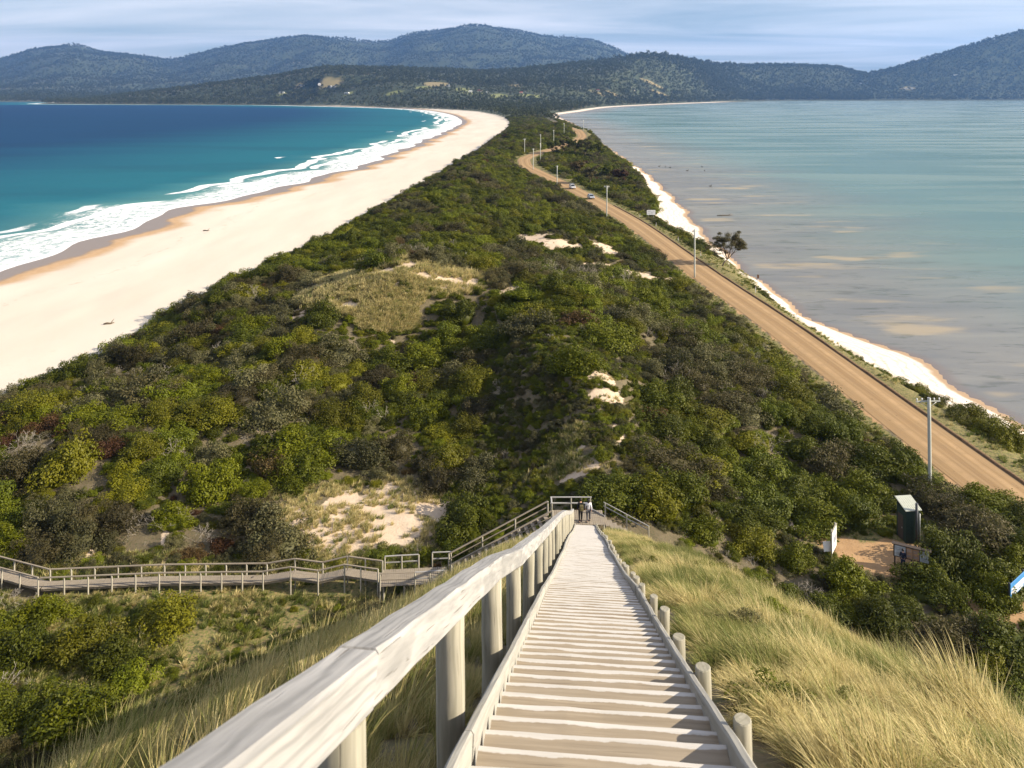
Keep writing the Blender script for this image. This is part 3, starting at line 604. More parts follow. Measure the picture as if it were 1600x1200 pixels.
def frame(p0, p1):
    d = (Vector(p1) - Vector(p0)); L = d.length; x = d.normalized()
    y = Vector((0, 0, 1)).cross(x)
    y = Vector((0, 1, 0)) if y.length < 1e-4 else y.normalized()
    z = x.cross(y).normalized()
    return L, Matrix(((x.x, y.x, z.x), (x.y, y.y, z.y), (x.z, y.z, z.z)))
def beam_mesh(name, L, w, h, mat, bev=0.012, stations=6, wob=0.004, seed=0):
    rr = random.Random(seed); bm = bmesh.new(); rings_ = []
    b = min(bev, w * 0.3, h * 0.3)
    prof = [(-w/2 + b, -h/2), (w/2 - b, -h/2), (w/2, -h/2 + b), (w/2, h/2 - b), (w/2 - b, h/2), (-w/2 + b, h/2), (-w/2, h/2 - b), (-w/2, -h/2 + b)]
    for i in range(stations):
        x = L * i / (stations - 1); dy, dz = rr.uniform(-wob, wob), rr.uniform(-wob, wob)
        rings_.append([bm.verts.new((x, py + dy + rr.uniform(-wob, wob) * 0.5, pz + dz + rr.uniform(-wob, wob) * 0.5)) for (py, pz) in prof])
    for A, B in zip(rings_[:-1], rings_[1:]):
        for k in range(8): bm.faces.new((A[k], A[(k + 1) % 8], B[(k + 1) % 8], B[k]))
    bm.faces.new(rings_[0][::-1]); bm.faces.new(rings_[-1])
    bmesh.ops.recalc_face_normals(bm, faces=bm.faces[:])
    me = bpy.data.meshes.new(name); bm.to_mesh(me); bm.free(); me.materials.append(mat); return me
_bs = [0]
def beam(name, p0, p1, w, h, mat, root, stations=4, **kw):
    _bs[0] += 1
    L, R = frame(p0, p1)
    me = beam_mesh(name, L, w, h, mat, stations=stations, seed=_bs[0], **kw)
    o = new_obj(name, me, root, Vector(p0) - root.location); o.rotation_euler = R.to_euler(); return o
def log_mesh(name, L, r, mat, n=14, st=8, seed=0, dome=0.015):
    rr = random.Random(seed); bm = bmesh.new(); R_ = []
    ph = rr.uniform(0, 6.28)
    for i in range(st):
        x = L * i / (st - 1); s = 1 + 0.05 * (1 - i / (st - 1)) + rr.uniform(-0.018, 0.018); cy, cz = rr.uniform(-.004, .004), rr.uniform(-.004, .004)
        R_.append([bm.verts.new((x, cy + r * s * (1 + 0.02 * math.sin(3 * a + ph)) * math.cos(a), cz + r * s * math.sin(a))) for a in [2 * math.pi * k / n for k in range(n)]])
    for A, B in zip(R_[:-1], R_[1:]):
        for k in range(n):
            f = bm.faces.new((A[k], A[(k + 1) % n], B[(k + 1) % n], B[k])); f.smooth = True
    bm.faces.new(R_[0][::-1])
    c = [bm.verts.new(Vector(v.co) * 1.0 + Vector((0.006, -v.co.y * 0.12, -v.co.z * 0.12))) for v in R_[-1]]
    for k in range(n): bm.faces.new((R_[-1][k], R_[-1][(k + 1) % n], c[(k + 1) % n], c[k]))
    bm.faces.new(c)
    bmesh.ops.recalc_face_normals(bm, faces=bm.faces[:])
    me = bpy.data.meshes.new(name); bm.to_mesh(me); bm.free(); me.materials.append(mat); return me
UPM = Matrix(((0, 0, -1), (0, 1, 0), (1, 0, 0)))          # local x -> world up
def log_post(name, base, L, r, mat, root, seed=0, lean=(0, 0)):
    o = new_obj(name, log_mesh(name, L, r, mat, seed=seed), root, Vector(base) - root.location)
    M = Matrix.Rotation(lean[0], 3, 'X') @ Matrix.Rotation(lean[1], 3, 'Y') @ Matrix.Rotation(random.uniform(0, 6.28), 3, 'Z') @ UPM
    o.rotation_euler = M.to_euler(); return o

# ---- the long stairs down the dune
SDIR = Vector((STAIR_DX, 1, 0)).normalized(); SRT = Vector((SDIR.y, -SDIR.x, 0)); SANG = -math.atan(STAIR_DX)
def sp(Y, off, dz=0.0):
    """point on the stairs: distance ahead, metres to the right of the centre line, height above the nosing line"""
    c = Vector((float(stair_x(Y)), Y, 0)) + SRT * off
    return Vector((c.x, c.y, float(stair_z(Y)) + dz))
Y_TOP, Y_END, RUN, HW = -3.0, 60.0, 0.318, 0.70
stairs = thing('stairway', sp(Y_END, 0), 'long straight pale timber stairway running down the dune with one heavy handrail', 'stairs')
tread_meshes = [beam_mesh('tread', 2 * HW - 0.02, 0.335, 0.045, M_TREAD, bev=0.007, stations=7, wob=0.0028, seed=900 + k) for k in range(6)]
n_steps = int((Y_END - Y_TOP) / RUN); prev = None
for i in range(n_steps):
    Yn = Y_TOP + RUN * (i + 1)                       # nosing (far edge) of this tread
    p = sp(Yn - 0.1675, -HW + 0.01); z = float(stair_z(Yn)) - 0.0225
    o = new_obj('tread', tread_meshes[i % 6], stairs, Vector((p.x, p.y, z)) - stairs.location)
    o.rotation_euler = (random.uniform(-.008, .008), random.uniform(-.006, .006), SANG + random.uniform(-.006, .006))
# strings (side boards that carry the treads) in lengths, standing a little proud as a kerb
def rail_run(name, off, w, h, dz, mat, lens, jit, y0=Y_TOP, y1=Y_END, js=None):
    Y = y0; k = 0; zj = 0.0; xj = 0.0; hts = js
    while Y < y1 - 0.2:
        Y2 = min(Y + lens[k % len(lens)], y1)
        zj2 = random.uniform(-jit, jit); xj2 = random.uniform(-jit, jit)
        d0 = hts(Y) if hts else dz; d1 = hts(Y2) if hts else dz
        a = sp(Y + 0.004, off + xj, d0 + zj); b = sp(Y2 - 0.004, off + xj2, d1 + zj2)
        beam(name, a, b, w, h, mat, stairs, stations=max(6, int((Y2 - Y) * 3)), bev=0.014, wob=0.0035)
        Y = Y2; zj, xj = zj2, xj2; k += 1
rail_run('kerb_board', -HW - 0.035, 0.062, 0.30, -0.085, M_KBRD, [3.9, 3.3, 4.4], 0.018)
rail_run('kerb_board', HW + 0.035, 0.062, 0.30, -0.10, M_KBRD, [3.4, 2.6, 3.8, 3.0], 0.03)
RAILH = curve([(-10, .62), (1.6, .635), (2.7, .70), (4.8, .77), (7, .75), (9.4, .70), (11.5, .73), (14, .77), (17.3, .83), (21.4, .96), (30, 1.02), (45, 1.05), (60, 1.08)])
rail_run('handrail', -0.92, 0.155, 0.18, 0, M_RAIL, [2.22, 4.44, 4.44, 2.22, 4.44], 0.012, y0=-3.96, js=lambda y: float(RAILH(y)))
k = 0; Yp = -1.8
while Yp < 60:
    top = float(RAILH(Yp)) - 0.088
    b = sp(Yp, -0.92); g = min(gz(b.x, b.y), b.z - 0.3) - 0.5
    log_post('post', (b.x, b.y, g), b.z + top - g, random.uniform(0.080, 0.094), M_POST, stairs, seed=k, lean=(random.uniform(-.012, .012), random.uniform(-.012, .012)))
    k += 1; Yp += 2.2
Yp = 1.5; k = 0
while Yp < 59:
    b = sp(Yp, HW + 0.135); g = min(gz(b.x, b.y), b.z - 0.2) - 0.5; hgt = random.uniform(0.07, 0.14)
    log_post('stub_post', (b.x, b.y, g), b.z + hgt - g, random.uniform(0.052, 0.064), M_POST, stairs, seed=100 + k, lean=(random.uniform(-.03, .03), random.uniform(-.03, .03)))
    k += 1; Yp += 1.68 if k % 3 else 1.5
# sleepers under the treads tie the two sides together
for i in range(22):
    Yb = -2 + i * 2.85; a = sp(Yb, -HW - 0.1, -0.17); b = sp(Yb, HW + 0.1, -0.17); beam('bearer', a, b, 0.09, 0.10, M_POST, stairs)

# ---- landing at the foot, with its rails
LZ = float(stair_z(Y_END)) - 0.02
land = thing('landing', (5.0, 61.1, LZ - 0.5), 'small timber landing at the foot of the long stairway, railed on its far side', 'landing')
def planks(name, p0, p1, width, n, mat, root, dz=0.0, thick=0.04, gap=0.012):
    """boards laid across a run from p0 to p1, joined as one deck"""
    p0, p1 = Vector(p0), Vector(p1); d = p1 - p0; h = Vector((d.x, d.y, 0)).normalized(); s = Vector((h.y, -h.x, 0)); st = d / n
    mb = MB(); ang = math.atan2(h.y, h.x); L = Vector((d.x, d.y, 0)).length / n
    for i in range(n):
        c = p0 + st * (i + 0.5)
        mb.box((c.x - root.location.x, c.y - root.location.y, c.z - root.location.z - thick / 2 + random.uniform(-.006, .006)), (L - gap, width + random.uniform(-.03, .03), thick), Matrix.Rotation(ang + random.uniform(-.01, .01), 3, 'Z'))
    return mb.build(name, mat, root)
planks('deck', (3.0, 61.15, LZ), (7.0, 61.15, LZ), 2.1, 28, M_OLD, land)
for (x, y) in [(3.1, 60.2), (3.1, 62.1), (5.0, 62.1), (6.9, 62.1), (6.9, 60.2), (5.0, 60.25)]:
    g = gz(x, y) - 0.4; log_post('leg', (x, y, g), LZ - 0.045 - g, 0.07, M_POST, land, seed=int(x * 7))
for (x, y) in [(3.05, 62.25), (4.6, 62.25), (6.1, 62.25), (3.05, 60.25 + 1.15)]:
    g = LZ - 0.35; log_post('post', (x, y, g), 1.30, 0.055, M_POST, land, seed=int(x * 9))
for zz in (0.98, 0.52):
    beam('handrail', (2.98, 62.25, LZ + zz), (6.2, 62.25, LZ + zz), 0.11, 0.06 if zz > .6 else 0.09, M_RAIL, land)
beam('handrail', (3.05, 61.3, LZ + 0.98), (3.05, 62.2, LZ + 0.98), 0.11, 0.06, M_RAIL, land)
beam('kerb_board', (6.2, 62.2, LZ + 0.06), (7.1, 61.2, LZ + 0.04), 0.06, 0.12, M_RAIL, land)

# ---- short flight leading off the landing towards the car park
side = thing('side_steps', (8.5, 60.8, gz(8.5, 60.8)), 'short flight of steps with twin pale rails leading right from the landing', 'steps')
ps = [(7.05, 60.9, LZ - 0.02), (10.4, 60.2, LZ - 1.5)]
for i in range(9):
    f = i / 9; a = Vector(ps[0]).lerp(Vector(ps[1]), f + 0.05); beam('tread', (a.x, a.y - 0.6, a.z - 0.1), (a.x - 0.12, a.y + 0.6, a.z - 0.1), 0.30, 0.045, M_OLD, side)
for (f, L) in [(0.02, 1.5), (0.5, 1.5), (0.98, 1.5)]:
    a = Vector(ps[0]).lerp(Vector(ps[1]), f); g = min(gz(a.x, a.y + .7), a.z - .3) - 0.3; log_post('post', (a.x + .06, a.y + 0.7, g), a.z + 0.92 - g, 0.06, M_POST, side, seed=int(f * 50))
for zz in (0.95, 0.66):
    a, b = Vector(ps[0]), Vector(ps[1]); beam('handrail', (a.x, a.y + 0.7, a.z + zz), (b.x, b.y + 0.7, b.z + zz), 0.05, 0.07, M_RAIL, side)

# ---- side flight down to the boardwalk
def rail_side(root, pts, off, mat, pmat, step=1.55, hts=(0.95, 0.52), ph=1.0, ground_posts=True, thick=(0.11, 0.085), y_off=None):
    P = [Vector(p) for p in pts]
    for a, b in zip(P[:-1], P[1:]):
        d = b - a; h = Vector((d.x, d.y, 0)).normalized(); s = Vector((h.y, -h.x, 0)) * off
        for zz in hts: beam('handrail', a + s + Vector((0, 0, zz)), b + s + Vector((0, 0, zz)), thick[0] if zz > .7 else 0.04, thick[1] if zz > .7 else 0.09, mat, root)
        L = d.length; n = max(1, round(L / step))
        for i in range(n + (1 if b is P[-1] else 0)):
            q = a + d * (i / n) + s; g = min(gz(q.x, q.y), q.z - 0.25) - 0.35
            log_post('post', (q.x, q.y, g), q.z + ph - 0.06 - g, random.uniform(.052, .064), pmat, root, seed=int(q.x * 31) % 997)
A0, A1 = Vector((2.9, 61.0, LZ)), Vector((-4.6, 59.4, 4.48))
fl = thing('flight_of_steps', (-4.4, 59.4, gz(-4.4, 59.4)), 'dark grey railed flight of steps descending left from the landing to the boardwalk', 'steps')
for i in range(15):
    q = A0.lerp(A1, (i + 0.5) / 15); h = (A1 - A0).normalized(); s = Vector((h.y, -h.x, 0)).normalized() * 0.62
    beam('tread', q - s + Vector((0, 0, -.02)), q + s + Vector((0, 0, -.02)), 0.30, 0.045, M_OLD, fl)
for sg in (-1, 1):
    h = Vector(((A1 - A0).x, (A1 - A0).y, 0)).normalized(); s = Vector((h.y, -h.x, 0)) * 0.66 * sg
    beam('stringer', A0 + s + Vector((0, 0, -.1)), A1 + s + Vector((0, 0, -.1)), 0.05, 0.24, M_OLD, fl)
    rail_side(fl, [A0, A1], 0.70 * sg, M_OLD, M_OLDP, step=2.5)
# ---- the turning platform
PZ = 4.45
pf = thing('turning_platform', (-7.2, 58.9, gz(-7.2, 58.9)), 'small square timber platform with pale rails between steps and boardwalk', 'platform')
planks('deck', (-9.6, 58.7, PZ), (-4.8, 59.1, PZ), 2.0, 34, M_OLD, pf)
def fence(root, a, b, z, n, mat=M_RAIL, pm=M_OLDP, hts=(0.98, 0.5)):
    a, b = Vector(a), Vector(b)
    for zz in hts: beam('handrail', (a.x, a.y, z + zz), (b.x, b.y, z + zz), 0.10 if zz > .7 else 0.04, 0.06 if zz > .7 else 0.09, mat, root)
    for i in range(n):
        q = a.lerp(b, i / (n - 1)); g = gz(q.x, q.y) - 0.3; log_post('post', (q.x, q.y, g), z + 0.95 - g, 0.055, pm, root, seed=int(q.x * 13) % 991)
fence(pf, (-9.5, 59.75), (-7.0, 60.0), PZ, 3); fence(pf, (-7.0, 57.75), (-4.9, 58.0), PZ, 3); fence(pf, (-9.5, 57.6), (-7.0, 57.75), PZ, 2, M_OLD)
fence(pf, (-6.0, 60.25), (-4.6, 60.35), PZ, 2)
for i in range(4):
    for j in (0, 1):
        x, y = -9.3 + i * 1.5, 57.95 + j * 1.8; g = gz(x, y) - .3; log_post('leg', (x, y, g), max(PZ - 0.05 - g, 0.1), 0.07, M_OLDP, pf, seed=i)
# ---- the boardwalk
BW = [Vector(p) for p in [(-9.7, 58.9, 4.43), (-12.3, 59.3, 4.55), (-14.2, 59.3, 4.10), (-16.3, 59.5, 4.25), (-18.4, 59.6, 3.85), (-26.0, 59.4, 3.88), (-34.5, 59.0, 3.75), (-39.5, 60.6, 3.85), (-47, 63.5, 3.8)]]
bw = thing('boardwalk', (-28, 59.7, gz(-28, 59.7)), 'long narrow grey boardwalk with rails on both sides crossing the dune hollow', 'boardwalk')
for a, b in zip(BW[:-1], BW[1:]):
    pl = planks('deck', a, b, 0.95, max(3, int((b - a).length / 0.145)), M_OLD, bw); pl['kind'] = 'stuff'
    for sg in (-1, 1):
        h = (b - a); h = Vector((h.x, h.y, 0)).normalized(); s = Vector((h.y, -h.x, 0)) * 0.38 * sg
        beam('bearer', a + s + Vector((0, 0, -.13)), b + s + Vector((0, 0, -.13)), 0.07, 0.16, M_OLD, bw)
for sg in (-1, 1): rail_side(bw, BW, 0.52 * sg, M_OLD, M_OLDP, step=1.55, hts=(0.84,), ph=0.90)

# ------------------------------------------------------------------ vegetation prototypes
def dirs(n, rng, zmin=-1.0):
    z = rng.uniform(zmin, 1, n); a = rng.uniform(0, 2 * np.pi, n); r = np.sqrt(1 - z * z)
    return np.stack([r * np.cos(a), r * np.sin(a), z], 1)
def leaves(P, N, size, rng, asp=0.55, lv=None):
    """kite-shaped leaf faces at P facing about N"""
    n = len(P); N = N / np.linalg.norm(N, axis=1, keepdims=True)
    T = np.cross(N, dirs(n, rng)); T /= np.linalg.norm(T, axis=1, keepdims=True) + 1e-9; B = np.cross(N, T)
    s = size * rng.uniform(0.7, 1.35, n)[:, None]
    V = np.stack([P - T * s, P + B * s * asp, P + T * s * 1.1, P - B * s * asp], 1).reshape(-1, 3)
    F = np.arange(4 * n).reshape(-1, 4); l = np.repeat(rng.uniform(0, 1, n) if lv is None else lv, 4)
    return V, F, l
def shrub_mesh(name, mat, seed, nclump=38, nleaf=9500, leaf=0.036, H=0.85, spread=1.0, lo=-0.15, rough=0.28, asp=0.55, core=True, up=0.35):
    rng = np.random.default_rng(seed)
    D = dirs(nclump, rng, lo); rad = rng.uniform(0.42, 0.98, nclump)[:, None]
    lump = 1 + 0.22 * (rng.uniform(-1, 1, nclump))[:, None]
    C = D * rad * lump * np.array([spread, spread, H]); rc = rng.uniform(0.12, 0.36, nclump)
    C = np.concatenate([C, dirs(8, rng, 0.0) * 0.35]); rc = np.concatenate([rc, np.full(8, 0.35)])
    w = rc ** 2; k = rng.choice(len(C), nleaf, p=w / w.sum()); d = dirs(nleaf, rng, -0.55)
    sh = rng.uniform(0.70, 1.0, nleaf) + (rng.uniform(0, 1, nleaf) < 0.18) * rng.uniform(0, 0.45, nleaf)
    P = C[k] + d * (rc[k] * sh)[:, None] * np.array([1, 1, 0.85]); P[:, 2] += 0.10
    ok = P[:, 2] > 0.0; P, d, k = P[ok], d[ok], k[ok]
    N = d + rng.normal(0, rough * 2, P.shape) + np.array([0, 0, up])
    cv = rng.uniform(0, 1, len(C)); lv = np.clip(cv[k] * 0.55 + rng.uniform(0, 0.45, len(P)), 0, 1)
    V, F, l = leaves(P, N, leaf, rng, asp, lv)
    Fs = [F]
    if core:  # unseen blob for the twig mass, added to block light through the leaves
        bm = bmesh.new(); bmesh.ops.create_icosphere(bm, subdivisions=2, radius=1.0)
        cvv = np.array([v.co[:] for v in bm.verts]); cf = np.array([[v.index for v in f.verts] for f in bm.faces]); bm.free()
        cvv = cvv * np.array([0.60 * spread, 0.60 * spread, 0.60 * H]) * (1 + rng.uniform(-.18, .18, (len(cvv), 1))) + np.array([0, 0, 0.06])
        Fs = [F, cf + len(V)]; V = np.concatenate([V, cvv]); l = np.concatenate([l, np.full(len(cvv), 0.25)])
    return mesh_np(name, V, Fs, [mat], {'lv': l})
def twig_curves(rng, n, H, spread, depth=3):
    """simple forking skeleton: list of (points, radii)"""
    out = []
    def grow(p, d, L, r, lev):
        pts = [p]; rad = [r]
        for i in range(3):
            d = (d + Vector(rng.normal(0, 0.16, 3))).normalized(); d.z += 0.05; p = p + d * (L / 3); pts.append(p.copy()); rad.append(r * (1 - 0.22 * (i + 1)))
        out.append((pts, rad))
        if lev > 0:
            for _ in range(int(rng.integers(2, 4))):
                nd = (d + Vector(rng.normal(0, 0.55, 3)) + Vector((0, 0, 0.1))).normalized(); grow(p, nd, L * rng.uniform(0.55, 0.85), rad[-1] * 0.8, lev - 1)
    for _ in range(n):
        a = rng.uniform(0, 6.28); d = Vector((math.cos(a) * spread, math.sin(a) * spread, rng.uniform(0.6, 1.1))).normalized()
        grow(Vector((0.05 * math.cos(a), 0.05 * math.sin(a), -0.05)), d, H * rng.uniform(0.35, 0.5), 0.035, depth)
    return out
def twig_mesh(name, mat, seed, n=6, H=0.8, spread=0.8, depth=2, thick=1.0, leafmat=None, nleaf=0):
    rng = np.random.default_rng(seed); mb = MB(); tips = []
    for pts, rad in twig_curves(rng, n, H, spread, depth):
        mb.tube(pts, [max(r * thick, 0.004) for r in rad], 4, cap=False); tips.append(pts[-1])
    return mb.mesh(name, mat), tips
def tuft_mesh(name, mat, seed, n=60, L=0.75, w=0.0075, rad=0.12, wind=(0.5, 0.08), droop=0.5):
    rng = np.random.default_rng(seed)
    a = rng.uniform(0, 6.28, n); r = rad * np.sqrt(rng.uniform(0, 1, n)); base = np.stack([r * np.cos(a), r * np.sin(a), np.full(n, -0.03)], 1)
    ln = L * rng.uniform(0.55, 1.15, n); out = np.stack([np.cos(a), np.sin(a), 0 * a], 1) * rng.uniform(0.05, 0.55, n)[:, None]
    d0 = out * 0.7 + np.array([wind[0] * 0.4, wind[1] * 0.4, 1.0]) + rng.normal(0, 0.10, (n, 3)); d0 /= np.linalg.norm(d0, axis=1, keepdims=True)
    bend = out * droop + np.array([wind[0], wind[1], -droop]) * rng.uniform(0.5, 1.3, n)[:, None]
    sidev = np.cross(d0, np.array([0, 0, 1.0]) + rng.normal(0, .5, (n, 3))); sidev /= np.linalg.norm(sidev, axis=1, keepdims=True)
    S = [0, 0.4, 0.75, 1.0]; V = []; l = []; tp = []
    lvv = rng.uniform(0, 1, n)
    for s in S:
        c = base + (d0 * s + bend * (s ** 2) * 0.55) * ln[:, None]; ww = w * (1 - s ** 2) * rng.uniform(0.8, 1.2, n)
        if s < 1: V += [c - sidev * ww[:, None], c + sidev * ww[:, None]]; l += [lvv, lvv]; tp += [np.full(n, s)] * 2
        else: V += [c]; l += [lvv]; tp += [np.full(n, s)]
    V = np.concatenate(V); l = np.concatenate(l); tp = np.concatenate(tp); i = np.arange(n)
    Q = [np.stack([i + n * (2 * k), i + n * (2 * k + 1), i + n * (2 * k + 3), i + n * (2 * k + 2)], 1) for k in range(2)]
    T = np.stack([i + n * 4, i + n * 5, i + n * 6], 1)
    return mesh_np(name, V, [np.concatenate(Q), T], [mat], {'lv': l, 'tip': tp})
def scatter(name, protos, P, rot, scl, idx, **kw):
    """one object: copies of the prototypes on points (geometry nodes)"""
    pc = bpy.data.collections.new(name + '_kinds')
    for k, me in enumerate(protos):
        o = bpy.data.objects.new('%s_kind_%02d' % (name, k), me); pc.objects.link(o)
    me = bpy.data.meshes.new(name); P = np.asarray(P, np.float32); me.vertices.add(len(P)); me.vertices.foreach_set('co', P.ravel())
    a = me.attributes.new('rot', 'FLOAT_VECTOR', 'POINT'); a.data.foreach_set('vector', np.asarray(rot, np.float32).ravel())
    a = me.attributes.new('scl', 'FLOAT_VECTOR', 'POINT'); a.data.foreach_set('vector', np.asarray(scl, np.float32).ravel())
    a = me.attributes.new('idx', 'INT', 'POINT'); a.data.foreach_set('value', np.asarray(idx, np.int32))
    o = new_obj(name, me, kind='stuff', **kw)
    ng = bpy.data.node_groups.new(name, 'GeometryNodeTree'); ng.interface.new_socket('Geometry', in_out='INPUT', socket_type='NodeSocketGeometry'); ng.interface.new_socket('Geometry', in_out='OUTPUT', socket_type='NodeSocketGeometry')
    N = ng.nodes; L = ng.links; gi = N.new('NodeGroupInput'); go = N.new('NodeGroupOutput')
    ci = N.new('GeometryNodeCollectionInfo'); ci.inputs['Collection'].default_value = pc; ci.inputs['Separate Children'].default_value = True; ci.inputs['Reset Children'].default_value = True
    ip = N.new('GeometryNodeInstanceOnPoints'); ip.inputs['Pick Instance'].default_value = True
    def na(nm, ty):
        q = N.new('GeometryNodeInputNamedAttribute'); q.data_type = ty; q.inputs['Name'].default_value = nm; return q.outputs[0]
    L.new(gi.outputs[0], ip.inputs['Points']); L.new(ci.outputs[0], ip.inputs['Instance']); L.new(na('idx', 'INT'), ip.inputs['Instance Index'])
    er = N.new('FunctionNodeEulerToRotation'); L.new(na('rot', 'FLOAT_VECTOR'), er.inputs[0]); L.new(er.outputs[0], ip.inputs['Rotation'])
    L.new(na('scl', 'FLOAT_VECTOR'), ip.inputs['Scale']); L.new(ip.outputs[0], go.inputs[0])
    md = o.modifiers.new('scatter', 'NODES'); md.node_group = ng
    return o

# ------------------------------------------------------------------ the scrub
M_DARK = mat_leaf('leaf_dark_green', (0.052, 0.074, 0.007), (0.100, 0.125, 0.012), (0.145, 0.150, 0.015))
M_OLIVE = mat_leaf('leaf_olive', (0.082, 0.095, 0.011), (0.140, 0.146, 0.017), (0.175, 0.165, 0.021))
M_GREY = mat_leaf('leaf_grey_green', (0.080, 0.086, 0.036), (0.130, 0.128, 0.056), (0.165, 0.15, 0.075))
M_RUST = mat_leaf('leaf_rust', (0.080, 0.046, 0.021), (0.130, 0.075, 0.032), (0.10, 0.078, 0.03))
M_SHEOAK = mat_leaf('leaf_brown_green', (0.058, 0.055, 0.022), (0.100, 0.090, 0.036), (0.12, 0.10, 0.048))
M_FRESH = mat_leaf('leaf_fresh_green', (0.066, 0.098, 0.012), (0.115, 0.150, 0.018), (0.17, 0.185, 0.022))
M_TWIG = mat_plain('grey_twig', (0.36, 0.32, 0.27), 0.9, 0.1, var=0.25, scale=9)
M_BARK = mat_plain('brown_bark', (0.15, 0.115, 0.08), 0.95, 0.1, var=0.35, scale=8)
KINDS = []     # (mesh, kind word, height factor)
def addk(word, mat, seed, **kw): KINDS.append((shrub_mesh('shrub_' + word.replace(' ', '_'), mat, seed, **kw), word))
addk('dark green', M_DARK, 1, H=0.85); addk('dark green', M_DARK, 2, H=0.75, nclump=44); addk('dark green', M_DARK, 3, H=1.0, nclump=26)
addk('olive green', M_OLIVE, 4, H=0.75, nclump=40); addk('olive green', M_OLIVE, 5, H=0.62, nclump=50, leaf=0.032)
addk('grey-green', M_GREY, 6, H=0.85, rough=0.5, nleaf=8500); addk('grey-green', M_GREY, 7, H=0.7, rough=0.5)
addk('brownish', M_SHEOAK, 8, H=0.95, rough=0.6, asp=0.3, leaf=0.044); addk('brownish', M_SHEOAK, 9, H=0.8, rough=0.6, asp=0.3, leaf=0.044)
addk('rust-brown', M_RUST, 10, H=0.6, rough=0.5, nleaf=5500, leaf=0.036)
addk('bright green', M_FRESH, 11, H=0.6, nclump=40); addk('bright green', M_FRESH, 12, H=0.8, nclump=30)
NK = len(KINDS)
twm, _ = twig_mesh('bare_branches', M_TWIG, 20, n=7, H=1.25, spread=0.9, depth=3, thick=0.55); KINDS.append((twm, 'bare grey'))
twm2, _ = twig_mesh('bare_branches', M_TWIG, 21, n=5, H=1.35, spread=0.7, depth=3, thick=0.6); KINDS.append((twm2, 'bare grey'))
stem_me, _ = twig_mesh('stem', M_BARK, 22, n=5, H=0.75, spread=0.7, depth=1, thick=0.8)

def stair_t(X, Y): return X - stair_x(Y)
def on_dune(X, Y):
    """how far the lookout dune stands above the flat there"""
    return np.where((Y > -60) & (Y < 62), DUNE(X, Y) - 5.5, -9)
def scrub_ok(X, Y, r):
    xf, xr, xb = XF(Y), XR(Y), XB(Y)
    left = (X > xf + 0.4 * r) & (X < xr - 4.6 - 0.75 * r)
    vr = fbm(X / 9, Y / 9, 71, 2)
    right = (X > xr + 5.6 + 0.6 * r) & (X < xb - 0.3 * r) & ((Y > 215) | ((Y < 108) & (vr > 0.40)) | (vr > 0.62)) & (Y < 1100)
    ok = left | right
    ok &= ~((np.abs(X - PXM_ROAD(Y)) < 4.6 + 0.7 * r))
    dn = on_dune(X, Y); t = stair_t(X, Y)
    ok &= ~((dn > 1.7) & (t > -9 - 0 * Y) & (Y < 60)) | (Y > 60.5)
    ok &= ~((dn > 0.5) & (t <= 0) & (Y < 60))
    ok &= ~((np.abs(t) < 2.2 + 0.8 * r) & (Y < 64))
    ok &= seg_dist(X, Y, [(p.x, p.y) for p in BW]) > 1.0 + 0.85 * r
    ok &= seg_dist(X, Y, [(-9.6, 58.9), (3, 61.2), (7.0, 61.2), (10.5, 60.2)]) > 1.6 + 0.9 * r
    ok &= patch_mask(X, Y, SANDP) < 0.35
    ok &= ~((patch_mask(X, Y, GRASSP) > 0.5) & (_hash(np.floor(X * 7), np.floor(Y * 7), 5) > 0.14))
    ok &= (seg_dist(X, Y, TRACK) > 1.6 + 0.6 * r) & (np.hypot((X - LOT[0]) / (3.5 + 0.7 * r), (Y - LOT[1]) / (2.5 + 0.7 * r)) > 1)
    ok &= ~((Y < 56) & (X > -19 - 0.2 * (56 - Y)) & (X < 0))          # open grassy hollow left of the stairs
    return ok
def PXM_ROAD(Y): return XR(Y)
pts = []
def grid(y0, y1, sp_, rlo, rhi, x0=-140, x1=80):
    ny = int((y1 - y0) / sp_); nx_ = int((x1 - x0) / sp_)
    gy_, gx_ = np.meshgrid(np.arange(ny), np.arange(nx_), indexing='ij')
    X = x0 + (gx_ + RNG.uniform(0, 1, gx_.shape)) * sp_; Y = y0 + (gy_ + RNG.uniform(0, 1, gx_.shape)) * sp_
    r = rlo + (rhi - rlo) * RNG.uniform(0, 1, gx_.shape) ** 2.0
    X, Y, r = X.ravel(), Y.ravel(), r.ravel()
    m = scrub_ok(X, Y, r); m &= np.abs(X) < 0.70 * Y + 12
    pts.append(np.stack([X[m], Y[m], r[m]], 1))
grid(16, 64, 1.9, 0.7, 2.1); grid(16, 64, 1.2, 0.35, 0.8); grid(64, 140, 2.0, 0.7, 3.0); grid(64, 140, 1.15, 0.35, 0.78); grid(140, 320, 2.3, 0.8, 2.9); grid(140, 320, 1.6, 0.5, 1.0); grid(320, 620, 2.7, 1.0, 2.8); grid(620, 1250, 4.0, 1.4, 3.6, -260, 90)
S = np.concatenate(pts)
spur = np.exp(-((S[:, 0] - 5) / 8) ** 2) * sstep(61, 66, S[:, 1]) * (1 - sstep(92, 104, S[:, 1]))
S[:, 2] = np.where(spur > 0.35, np.minimum(S[:, 2], 0.45 + 0.5 * RNG.uniform(0, 1, len(S))), S[:, 2]); S = S[~((spur > 0.35) & (RNG.uniform(0, 1, len(S)) < 0.08))]
hx_ = RNG.uniform(-42, 0, 900); hy_ = RNG.uniform(36, 58, 900); hr_ = RNG.uniform(0.22, 0.6, 900)
hm = (seg_dist(hx_, hy_, [(p.x, p.y) for p in BW]) > 1.0) & (on_dune(hx_, hy_) < 1.0) & (fbm(hx_ / 4, hy_ / 4, 77, 2) > 0.5) & (np.abs(hx_) < 0.7 * hy_)
HOLLOW = np.stack([hx_, hy_, hr_], 1)[hm]
